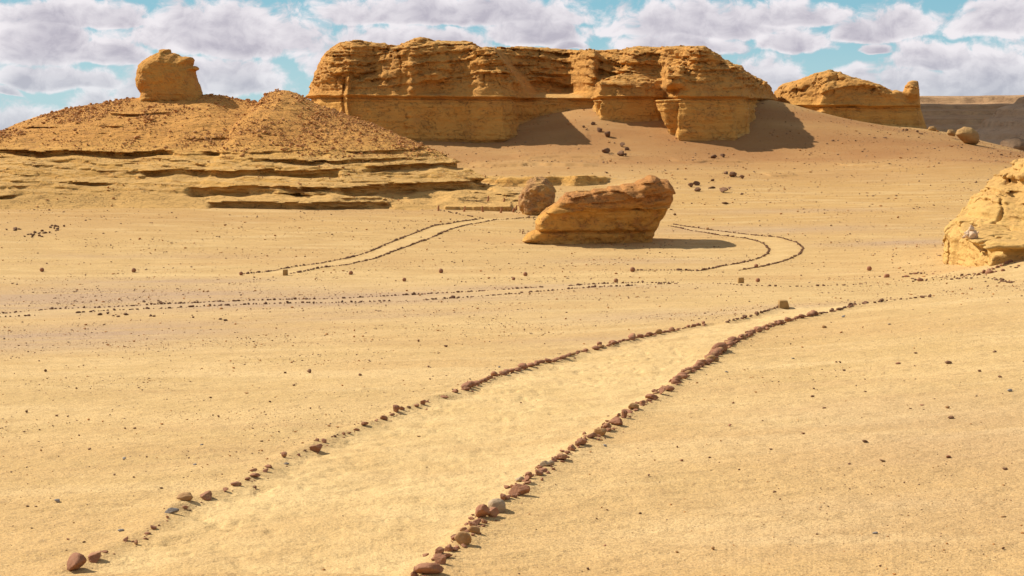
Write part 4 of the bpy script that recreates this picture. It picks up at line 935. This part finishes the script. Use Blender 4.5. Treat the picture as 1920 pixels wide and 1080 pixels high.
for side, key, px0, step, s0, s1 in (('left', 'near_left', 870, 0.17, .08, .22), ('right', 'near_right', 1255, 0.15, .10, .23), ('left', 'near_left_far', 0, 0.20, .13, .22)):
    base = sub_row(key, px0)
    if key != 'near_left_far': base = [ground_at(*((1262, 720) if side == 'right' else (890, 722)))[:2]] + base
    for (x, y) in walk(base, step, 0.045):
        g = random.random()
        if side == 'left' and key == 'near_left' and noise3(y * .7, 3, 3) < -.35: continue
        w = random.uniform(s0, s1) * (1.25 if g < .12 else 1) * (1 - .2 * sstep(33, 45, y)) * (1.35 if key == 'near_right' and 1322 < w2p(x, y, 3.5)[0] < 1372 else 1); z = float(gz(x, y)[0]); px, py = w2p(x, y, z); pw = w / y * FPX
        if n_ind >= 294: spill.append((x, y, z, w)); continue
        c = 'r' if random.random() < .9 else 'o'
        hw = random.uniform(.42, .75); lab, grp = row_label(side, px, py, pw, c, hw)
        put_stone(px, py, pw, pw * hw, c, 'edging_stone', lab, 'stone', grp, zpos=(x, y, z), level=2, sink=.2); n_ind += 1
        if side == 'right' and random.random() < .35 and n_ind < 294:       # doubled up in places
            lab, grp = row_label(side, px, py, pw * .6, c, .66)
            put_stone(px, py, pw * .6, pw * .4, c, 'edging_stone', lab, 'stone', grp, zpos=(x + random.uniform(-.12, .12), y + random.uniform(-.08, .08), z + w * .30 * (random.random() < .4)), level=2, sink=.2); n_ind += 1
print('individual edging stones', n_ind)

LIB = [stone_shape(100 + i, 1, cuts=9, rough=.15) for i in range(8)]
LIB2 = [stone_shape(200 + i, 2, cuts=10, rough=.12) for i in range(8)]
def scatter(name, P, size, mat, lib=LIB, flat=0.6, kind='stuff', label=None, sink=0.2, attrs=None):
    P = np.asarray(P, np.float32); size = np.asarray(size, np.float32); g = np.random.default_rng(len(P))
    Vs, Fs, off = [], [], 0
    which = g.integers(0, len(lib), len(P))
    for k, (V, Fc) in enumerate(lib):
        I = np.nonzero(which == k)[0]; n = len(I)
        if not n: continue
        a = g.uniform(0, 2 * math.pi, n); sx = g.uniform(.75, 1.3, n); sy = g.uniform(.6, 1.1, n); sz = g.uniform(flat * .7, flat * 1.3, n)
        v = V[None] * np.stack([sx, sy, sz], 1)[:, None, :]
        ca, sa = np.cos(a)[:, None], np.sin(a)[:, None]
        vx = v[..., 0] * ca - v[..., 1] * sa; vy = v[..., 0] * sa + v[..., 1] * ca
        W = np.stack([vx, vy, v[..., 2]], -1) * (size[I] * .5)[:, None, None]
        W = W + P[I][:, None, :]; W[..., 2] += (size[I] * .5 * sz * (1 - 2 * sink))[:, None]
        Vs.append(W.reshape(-1, 3)); Fs.append((Fc[None] + (np.arange(n) * len(V))[:, None, None]).reshape(-1, 3) + off); off += n * len(V)
    o = make_obj(name, np.concatenate(Vs), np.concatenate(Fs), mat, kind=kind, nv=3, flat=True, label=label)
    return o
pts, sz = [(q[0], q[1], q[2]) for q in spill], [q[3] for q in spill]
print('spilled', len(spill))
for key, step, a, b, jit, gap in (('near_right_far', .20, .08, .15, .05, -9), ('long_upper', .17, .07, .15, .05, -.55), ('long_lower', .17, .07, .15, .05, -.55), ('long_east', .26, .08, .15, .10, -.5), ('exhibit_left', .17, .10, .20, .03, -9), ('exhibit_spur', .28, .10, .2, .1, -.4), ('exhibit_right', .17, .10, .20, .03, -9), ('loop_inner', .17, .09, .19, .03, -9), ('loop_outer', .17, .09, .19, .03, -9)):
    for (x, y) in walk(ROWW[key], step, jit):
        if noise3(x * .45, y * .45, 3.0) < gap: continue
        pts.append((x, y, float(gz(x, y)[0]))); sz.append(random.uniform(a, b) * random.choice((.7, 1, 1, 1.3)) * 1.15)
# stones lying about between the long row and the plain
for (px, py) in [(140, 563), (270, 566), (297, 564), (300, 567), (175, 582), (187, 589), (202, 587), (212, 592), (222, 593), (237, 590), (236, 588), (283, 594), (289, 595), (362, 597), (423, 603), (413, 601)]:
    x, y, z = ground_at(px, py); pts.append((x, y, z)); sz.append(.16)
chips = []
for (px, py, w, h_, c) in NL + NR:
    for _ in range(3 if w > 16 else 2):
        x, y, z = ground_at(px + random.gauss(0, w * .55), py + h_ * .4 + random.gauss(0, h_ * .35)); chips.append((x, y, z, random.uniform(2.0, 5.5) * y / FPX))
for key, x0, st, a_, b_ in (('near_left', 870, .22, .03, .08), ('near_right', 780, .13, .05, .12), ('near_right', 780, .22, .03, .07)):
    for (x, y) in walk(sub_row(key, x0), st, .07): chips.append((x, y, float(gz(x, y)[0]), random.uniform(a_, b_)))
for (x0, y0, x1, y1, n_, s0, s1) in ((980, 432, 1000, 448, 40, .06, .2), (1000, 446, 1225, 466, 60, .05, .16), (1225, 462, 1260, 458, 20, .05, .15), (960, 398, 1000, 404, 16, .06, .2), (1762, 520, 1850, 515, 50, .03, .12), (1745, 512, 1775, 522, 25, .03, .1)):
    for _ in range(n_):
        t = random.random(); x, y, z = ground_at(x0 + (x1 - x0) * t + random.gauss(0, 5), y0 + (y1 - y0) * t + random.gauss(0, 2.5)); chips.append((x, y, z, random.uniform(s0, s1)))
scatter('stone_chips', [c_[:3] for c_ in chips], [c_[3] for c_ in chips], M_STONE, LIB2, .6)
scatter('edging_stones', pts, sz, M_EDG, LIB2, .65)

# the red stones that hold the path below the outcrop
redrow = [(1835, 513), (1845, 509), (1853, 506), (1861, 502), (1869, 499), (1877, 496), (1885, 492), (1893, 489), (1901, 485), (1909, 481), (1917, 477), (1926, 473)]
for i, (px, py) in enumerate(redrow):
    put_stone(px, py, 8 + 2 * (i > 4), 7, 'r', 'edging_stone', 'dark red stone in the short row climbing along the foot of the outcrop', 'stone', 'stones along the foot of the outcrop', level=2)
for (px, py, w, h_, lab) in [(1725, 524, 12, 7, 'round red stone in the curved row left of the outcrop foot'), (1700, 520, 12, 5, 'low red stone at the left tip of the curved row near the outcrop'), (1717, 514, 9, 4, 'small red stone on the far side of the curved row near the outcrop'), (1855, 509, 14, 8, 'smooth domed red stone on the sand in front of the outcrop'), (1880, 506, 9, 5, 'flat red stone right of the smooth domed stone in front of the outcrop'), (1867, 508, 7, 3, 'small red stone between the domed stone and the flat stone'), (1662, 519, 11, 9, 'dark red stone with a split top standing left of the outcrop'), (1910, 498, 6, 4, 'small red stone farthest right in front of the outcrop')]:
    put_stone(px, py, w, h_, 'r', 'stone', lab, 'stone', round_=.6)
cur = []
for (px, py) in [(1692, 522), (1697, 521), (1706, 516), (1711, 515), (1722, 513), (1727, 515), (1733, 514), (1738, 517), (1710, 524), (1716, 525), (1748, 521), (1756, 519), (1764, 520), (1775, 519), (1790, 518), (1803, 516), (1817, 515), (1828, 514), (1842, 512), (1650, 521), (1640, 522), (1630, 523), (1895, 500), (1905, 502)]:
    x, y, z = ground_at(px, py); cur.append((x, y, z))
scatter('path_stones', cur, [random.uniform(.10, .22) for _ in cur], M_EDG, LIB2, .6)

# round concretions along the far edge of the flat
BALLS = [(79, 507, 8, 'leftmost of the round brown stones on the flat'), (251, 507, 8.5, 'second round brown stone from the left on the flat'), (452, 512.5, 7.5, 'round brown stone half sunk at the start of the left far stone row'), (658, 512, 8, 'round brown stone between the yellow post stump and the sand crest'), (758, 525.5, 7.5, 'round brown stone half hidden behind the sand crest left of centre'), (827, 508, 9, 'round brown stone above the half hidden one left of centre'),
         (963, 524, 6.5, 'smallest round brown stone barely showing above the sand crest'), (985, 513, 8.5, 'round brown stone near the middle below the large boulder'), (1186, 507, 10, 'round brown stone where the inner curved row begins'), (1155, 526, 9, 'round brown stone touching the long double row'), (1418, 499.5, 8, 'round brown stone on the outer curved row'), (1421, 525, 8.5, 'round brown stone right of the yellow stump'), (1630, 503, 9, 'solitary round brown stone on the sand left of the outcrop')]
for (px, py, d, lab) in BALLS:
    put_stone(px, py, d, d * .93, 'r', 'round_stone', lab, 'stone', 'round stones dotted along the flat', sink=.10, round_=.86, deep=.8)
# squared yellow markers
def block(px, py, w, h_, lab, lean=0.0, taper=.9, seed=1):
    x, y, z = ground_at(px, py + h_ * .5); k = y / FPX; W = w * k; H = h_ * k * 1.03
    n = 14; u = np.linspace(-1, 1, n)
    V, Fc = ICO[4]; V = V / np.max(np.abs(V), axis=1, keepdims=True) ** .82
    V = V / np.abs(V).max()
    V = V + .05 * np.stack([fbm(V[:, 0] * 1.5 + seed, V[:, 1] * 1.5, V[:, 2] * 1.5 + i * 7, 4, .6) for i in range(3)], 1)
    zz = (V[:, 2] + 1) / 2
    X = V[:, 0] * W / 2 * (1 - (1 - taper) * zz) + lean * zz * W; Y = V[:, 1] * W * .42; Z = zz * H - .03
    make_obj('stone_block', np.stack([X, Y, Z], 1), Fc, M_BLOCK, label=lab, cat='stone block', nv=3, loc=(x, y, z), group='yellow stone markers')
block(535, 510, 9.5, 12, 'small yellow sandstone stump at the start of the left far path', .02, .92, 1)
block(1389, 523, 12, 12, 'squat yellow sandstone stump below the curved path', 0, .95, 4)
block(1470, 571.5, 21, 17, 'yellow sandstone block leaning at the end of the near path row', -.12, .78, 9)

# rust coloured standing stones round the fossil shelf
for (px, py, h_, ln, lab) in [(822, 388, 12, .10, 'leftmost standing stone round the fossil shelf'), (870, 390.5, 12, .25, 'second standing stone from the left in front of the fossil shelf'), (905, 391.5, 12, -.12, 'middle standing stone in front of the fossil shelf'), (939, 393, 13, .2, 'fourth standing stone from the left in front of the fossil shelf'), (962.5, 392.5, 11, .12, 'front one of the two standing stones at the right corner of the fossil shelf'), (967, 386.5, 11, .2, 'back one of the two standing stones at the right corner of the fossil shelf'), (915, 367.5, 10, .15, 'tallest standing stone behind the fossil bones'), (945, 377, 8, .1, 'short standing stone behind the right end of the fossil bones')]:
    yb = py + h_ * .5
    if py < 380 or (py < 388 and px > 965): 
        D = 129 if py < 380 else 125.5; x, y, _ = [float(v) for v in at(px, yb, D)]
        m = (np.abs(HV[:, 0] - x) < .3) & (np.abs(HV[:, 1] - y) < .4); z = max(float(HV[m, 2].max()) if m.any() else 0, float(gz(x, y)[0]))
    else: x, y, z = ground_at(px, yb)
    y = min(y, 123.0) if py > 380 and px < 966 else y; z = float(gz(x, y)[0]) if py > 380 and px < 966 else z
    H = h_ * y / FPX; n = 14; th = np.linspace(0, 2 * math.pi, 9)[:-1]
    t = np.linspace(0, 1, n)[:, None]; rad = .10 * (1.15 - .55 * t) * (1 + .25 * fbm(np.cos(th)[None] * 1.2 + px, np.sin(th)[None] * 1.2, t * 5, 3)) ; rad = rad * np.where(t > .97, .3, 1)
    X = rad * np.cos(th)[None] + ln * t * H * .8 + .02 * np.sin(t * 9 + px); Y = rad * .8 * np.sin(th)[None] + 0 * t; Z = t * H + 0 * th[None] - .05
    make_obj('standing_stone', np.stack([X.ravel(), Y.ravel(), Z.ravel()], 1), grid_quads(n, 8, True), M_RUST, label=lab, cat='standing stone', group='standing stones round the fossil shelf', loc=(x, y, z))
# the fossil: a line of dark vertebrae on the shelf
fx, fy, _ = [float(v) for v in at(890, 376, 128.2)]
fz = float(HV[(np.abs(HV[:, 0] - fx) < 1.2) & (np.abs(HV[:, 1] - fy) < .3), 2].max())
fos = link_obj('fossil_skeleton', None, label='line of small dark fossil bones laid out on the sandy shelf', cat='fossil', loc=(fx, fy, fz))
for i in range(26):
    t = i / 25; V, Fc = stone_shape(300 + i % 7, 2, rough=.15); s_ = .085 * (1 - abs(t - .45) * .9)
    o = make_obj('bone', V * np.array([s_ * .6, s_ * 1.1, s_ * (1.0 + 1.3 * ((i * 7) % 5) / 5)]), Fc, M_BONE, parent=fos, nv=3)
    xx = -1.5 + 3.0 * t; m = (np.abs(HV[:, 0] - fx - xx) < .15) & (np.abs(HV[:, 1] - fy) < .2)
    o.location = (xx, .12 * math.sin(t * 5), (float(HV[m, 2].max()) - fz if m.any() else 0) + .03)

# cairn on the outcrop shelf
cx, cy, cz_ = at(1821, 438, 70.0); cx, cy = float(cx), float(cy); cz_ = outcrop_top(cx, cy)
cn = link_obj('rock_cairn', None, label='small heap of pale lumpy rocks on the shelf of the outcrop', cat='cairn', loc=(cx, cy, cz_))
for i, (a, b, c, r) in enumerate([(-.16, 0, .10, .20), (.14, -.04, .10, .22), (.0, -.12, .12, .22), (-.02, .08, .28, .20), (.03, -.02, .46, .15), (.01, 0, .60, .09), (.30, 0, .07, .11), (-.30, .03, .12, .10), (-.27, 0, .26, .08), (.26, .05, .22, .09), (-.40, 0, .04, .07), (.36, .1, .30, .05), (.12, -.05, .33, .12)]):
    o = link_obj('stone', stone_mesh(20 + i, M_CAIRN, 3, .15, .12), parent=cn); o.location = (a, b, c); o.scale = (r, r * .9, r * .9); o.rotation_euler = (i, i * 2, i * 3)

# loose rocks on the slope under the mesa
SLOPE = [(1124, 244, 12, 9), (1140, 253, 15, 11), (1112, 232, 8, 7), (1166, 272, 11, 9), (1175, 279, 9, 6), (1136, 284, 16, 12), (1164, 291, 13, 11), (1173, 292, 7, 6), (1356, 292, 12, 7), (1339, 295, 11, 7), (1374, 327, 16, 13), (1392, 333, 10, 8), (1362, 324, 9, 7), (1296, 348, 12, 8), (1305, 345, 14, 8), (1309, 356, 12, 8), (1335, 352, 12, 5), (1335, 338, 8, 5), (1355, 357, 20, 10), (1367, 354, 7, 5), (1360, 381, 11, 5), (1391, 363, 6, 4), (1265, 402, 5, 4), (1258, 393, 6, 3), (1131, 305, 6, 4), (1137, 324, 8, 4), (1094, 238, 5, 4), (1100, 243, 5, 4), (1562, 264, 6, 3), (1640, 258, 6, 3), (1660, 258, 9, 3), (1727, 251, 8, 3), (1700, 244, 7, 4), (1720, 247, 6, 4), (1878, 290, 7, 4)]
for (px, py, w, h_) in SLOPE:
    if px < 1200: lab = 'brown rock on the sandy slope left of the buttress, under the mesa recess'
    elif px < 1400: lab = 'brown rock in the scatter on the slope behind and right of the large boulder'
    else: lab = 'small brown rock on the sand slope below the butte'
    put_stone(px, py, w, h_, 'd', 'loose_rock', lab, 'rock', lab.replace('brown rock', 'brown rocks'), level=3, sink=.2)
for k in range(34):
    px, py = random.choice([(12, 434), (30, 430), (36, 425), (55, 443), (80, 438), (107, 426), (104, 432), (122, 424), (70, 441), (92, 436)])
    w = random.uniform(3.5, 8)
    put_stone(px + random.gauss(0, 7), py + random.gauss(0, 2.2), w, w * .7, 'd', 'loose_rock', 'dark rock in the scatter on sand below the left end of the hill', 'rock', 'dark rocks scattered below the hill', level=2)
# stones lying on the near sand
PEB = [(107, 938, 17, 9, 'g'), (302, 914, 10, 4, 'd'), (232, 856, 9, 6, 'g'), (275, 853, 5, 4, 'd'), (354, 853, 6, 4, 'd'), (366, 867, 9, 3, 'g'), (214, 887, 6, 4, 'd'), (251, 894, 5, 3, 'd'), (226, 995, 12, 5, 'g'), (127, 1009, 7, 5, 'r'), (158, 1015, 6, 3, 'd'), (167, 838, 9, 4, 'd'), (234, 799, 6, 4, 'd'), (252, 800, 6, 3, 'd'), (148, 811, 5, 4, 'd'), (50, 768, 7, 5, 'd'), (106, 774, 6, 4, 'd'), (127, 775, 6, 4, 'd'), (410, 776, 6, 5, 'd'), (491, 823, 6, 4, 'd'), (523, 806, 5, 3, 'd'), (86, 695, 5, 5, 'd'), (143, 725, 5, 4, 'd'), (580, 694, 8, 8, 'd'), (551, 717, 9, 5, 'd'), (534, 696, 6, 4, 'd'), (676, 699, 8, 5, 'd'), (837, 647, 10, 5, 'd'), (785, 635, 6, 5, 'd'), (803, 684, 5, 4, 'd'), (806, 709, 6, 4, 'd'), (52, 947, 6, 3, 'd'), (68, 948, 6, 3, 'd'), (474, 799, 5, 3, 'd'), (378, 831, 8, 3, 'g'), (936, 684, 5, 4, 'g'), (1117, 609, 4, 3, 'd'), (1015, 593, 4, 3, 'd'), (506, 748, 5, 4, 'd'), (395, 740, 5, 4, 'd'), (582, 762, 5, 4, 'd'),
       (1622, 826, 11, 7, 'd'), (1655, 861, 13, 5, 'd'), (1593, 866, 7, 4, 'd'), (1784, 783, 11, 6, 'd'), (1779, 854, 10, 5, 'r'), (1886, 877, 12, 5, 'd'), (1893, 736, 11, 5, 'g'), (1777, 678, 14, 6, 'd'), (1717, 659, 7, 4, 'd'), (1685, 680, 11, 4, 'r'), (1583, 693, 7, 4, 'd'), (1568, 676, 6, 4, 'd'), (1575, 677, 6, 4, 'd'), (1523, 742, 8, 4, 'd'), (1545, 762, 7, 4, 'd'), (1506, 810, 9, 4, 'r'), (1623, 733, 7, 3, 'd'), (1526, 727, 6, 3, 'd'), (1706, 767, 7, 3, 'd'), (1729, 761, 9, 3, 'r'), (1777, 766, 12, 5, 'o'), (1874, 709, 7, 4, 'd'), (1836, 697, 6, 4, 'd'), (1866, 659, 9, 4, 'd'), (1545, 616, 9, 5, 'o'), (1617, 617, 5, 4, 'o'), (1667, 611, 6, 4, 'p'), (1581, 597, 9, 4, 'g'), (1640, 997, 12, 5, 'g'), (1881, 965, 12, 4, 'o'), (1881, 1025, 7, 6, 'd'), (1337, 1030, 10, 7, 'o'), (1386, 877, 6, 4, 'd'), (1368, 793, 8, 5, 'r'), (1375, 751, 6, 4, 'r'), (1362, 693, 9, 4, 'g'), (1487, 671, 8, 3, 'g'), (1135, 833, 8, 5, 'g'), (1270, 836, 5, 4, 'd'), (1278, 859, 6, 5, 'r'), (1216, 890, 6, 4, 'd'), (1139, 956, 6, 4, 'd'), (1119, 970, 5, 4, 'd'), (1200, 959, 6, 4, 'd'), (1102, 1066, 9, 7, 'd'), (1270, 1034, 7, 6, 'o'), (1135, 1024, 6, 4, 'r'), (785, 808, 9, 3, 'o'), (977, 745, 4, 3, 'd'), (643, 967, 4, 3, 'd'), (800, 868, 4, 2, 'd'), (1695, 902, 5, 3, 'd'), (1452, 919, 7, 4, 'd'), (1462, 933, 4, 3, 'd'), (1830, 746, 5, 3, 'p'), (1446, 838, 8, 3, 'd'), (1532, 1000, 6, 3, 'd'), (1430, 785, 5, 3, 'd'), (1330, 855, 5, 3, 'd'), (1650, 1060, 6, 4, 'd')]
for (px, py, w, h_, c) in PEB:
    side = 'left of the near path' if px < 640 or py < 715 and px < 1130 else ('inside the near path' if px < 1010 and px > 640 else 'right of the near path')
    big = 'larger' if w > 9 else 'small'
    side += ', ' + (('low in the picture' if py > 900 else ('level with the path middle' if py > 700 else 'far off')) if px < 1010 else ('near the right edge' if px > 1700 else ('low in the picture' if py > 850 else 'midway up')))
    lab = '%s %s loose stone %s' % (big, CNAME[c], side)
    put_stone(px, py, w, h_, c, 'loose_stone', lab, 'stone', lab.replace('stone ', 'stones '), level=2, sink=.22)
print('stones', time.time() - T0)

# gravel nobody could count
def gravel(n, seed, mat, name, dmin, dmax, pmin, pexp, smax, mask):
    g = np.random.default_rng(seed)
    D = np.exp(g.uniform(math.log(dmin), math.log(dmax), n * 5)); u = g.uniform(-.42, .42, n * 5); x = u * D; y = D
    keep = g.random(n * 5) < mask(x, y); x, y = x[keep][:n], y[keep][:n]
    s_ = pmin * (1 - g.random(len(x))) ** (-1 / pexp); s_ = np.minimum(s_, smax) * np.maximum(np.hypot(x, y), 14) / FPX
    z = gz(x, y)
    scatter(name, np.stack([x, y, z], 1), s_, mat, LIB, .6)
def mclus(x, y):
    f = fbm(x * .22, y * .30, 5.0, 4, .6); m = .16 + .84 * sstep(0.0, .35, f)
    ins = np.zeros(x.shape, bool)
    for P in PATHS.values(): ins |= poly_sdf(x, y, P) > -.1
    m = m * np.where(ins, .03, 1) * np.where((x > .1 * y) & (y < 40), .45, 1)
    m = m * (1 + 1.2 * patch(x, y, REDDISH) + .8 * patch(x, y, GRAVEL)) * (1 - .7 * patch(x, y, PALE))
    return np.clip(m * .8, 0, 1)
gravel(42000, 1, M_GRAV, 'gravel', 12, 235, 1.0, 2.5, 5.0, mclus)
gravel(12000, 2, M_RUB, 'gravel', 12, 235, 1.2, 2.4, 7, mclus)
# rubble on the dark upper hill and thin debris on its ledges
def rubble():
    g = np.random.default_rng(5)
    px = 960 + HV[:, 0] * FPX / HV[:, 1]
    w = (HN[:, 2] > .55) * (sstep(4.9, 6.3, HV[:, 2]) * (.12 + 1.3 * sstep(-.05, .22, fbm(HV[:, 0] * .30, HV[:, 1] * .15, 2.2, 4, .6))) + .22 * sstep(-.05, .4, fbm(HV[:, 0] * .3, HV[:, 1] * .3, 9.2, 3)) * (HV[:, 2] > 1.0) + .8 * (np.abs(px - 512) < 22) * (HV[:, 2] > 9.5) + .5 * (px > 560) * sstep(4.0, 5.0, HV[:, 2])) * (HV[:, 1] < 163)
    i = g.choice(len(HV), 19000, p=w / w.sum(), replace=False)
    s_ = .085 * (1 - g.random(len(i))) ** (-1 / 2.2); s_ = np.minimum(s_, .5) * np.where(HV[i, 2] < 5, .7, 1)
    scatter('rubble', HV[i], s_, M_RUB, LIB, .7)
rubble()
print('gravel', time.time() - T0)
print('script done', time.time() - T0)
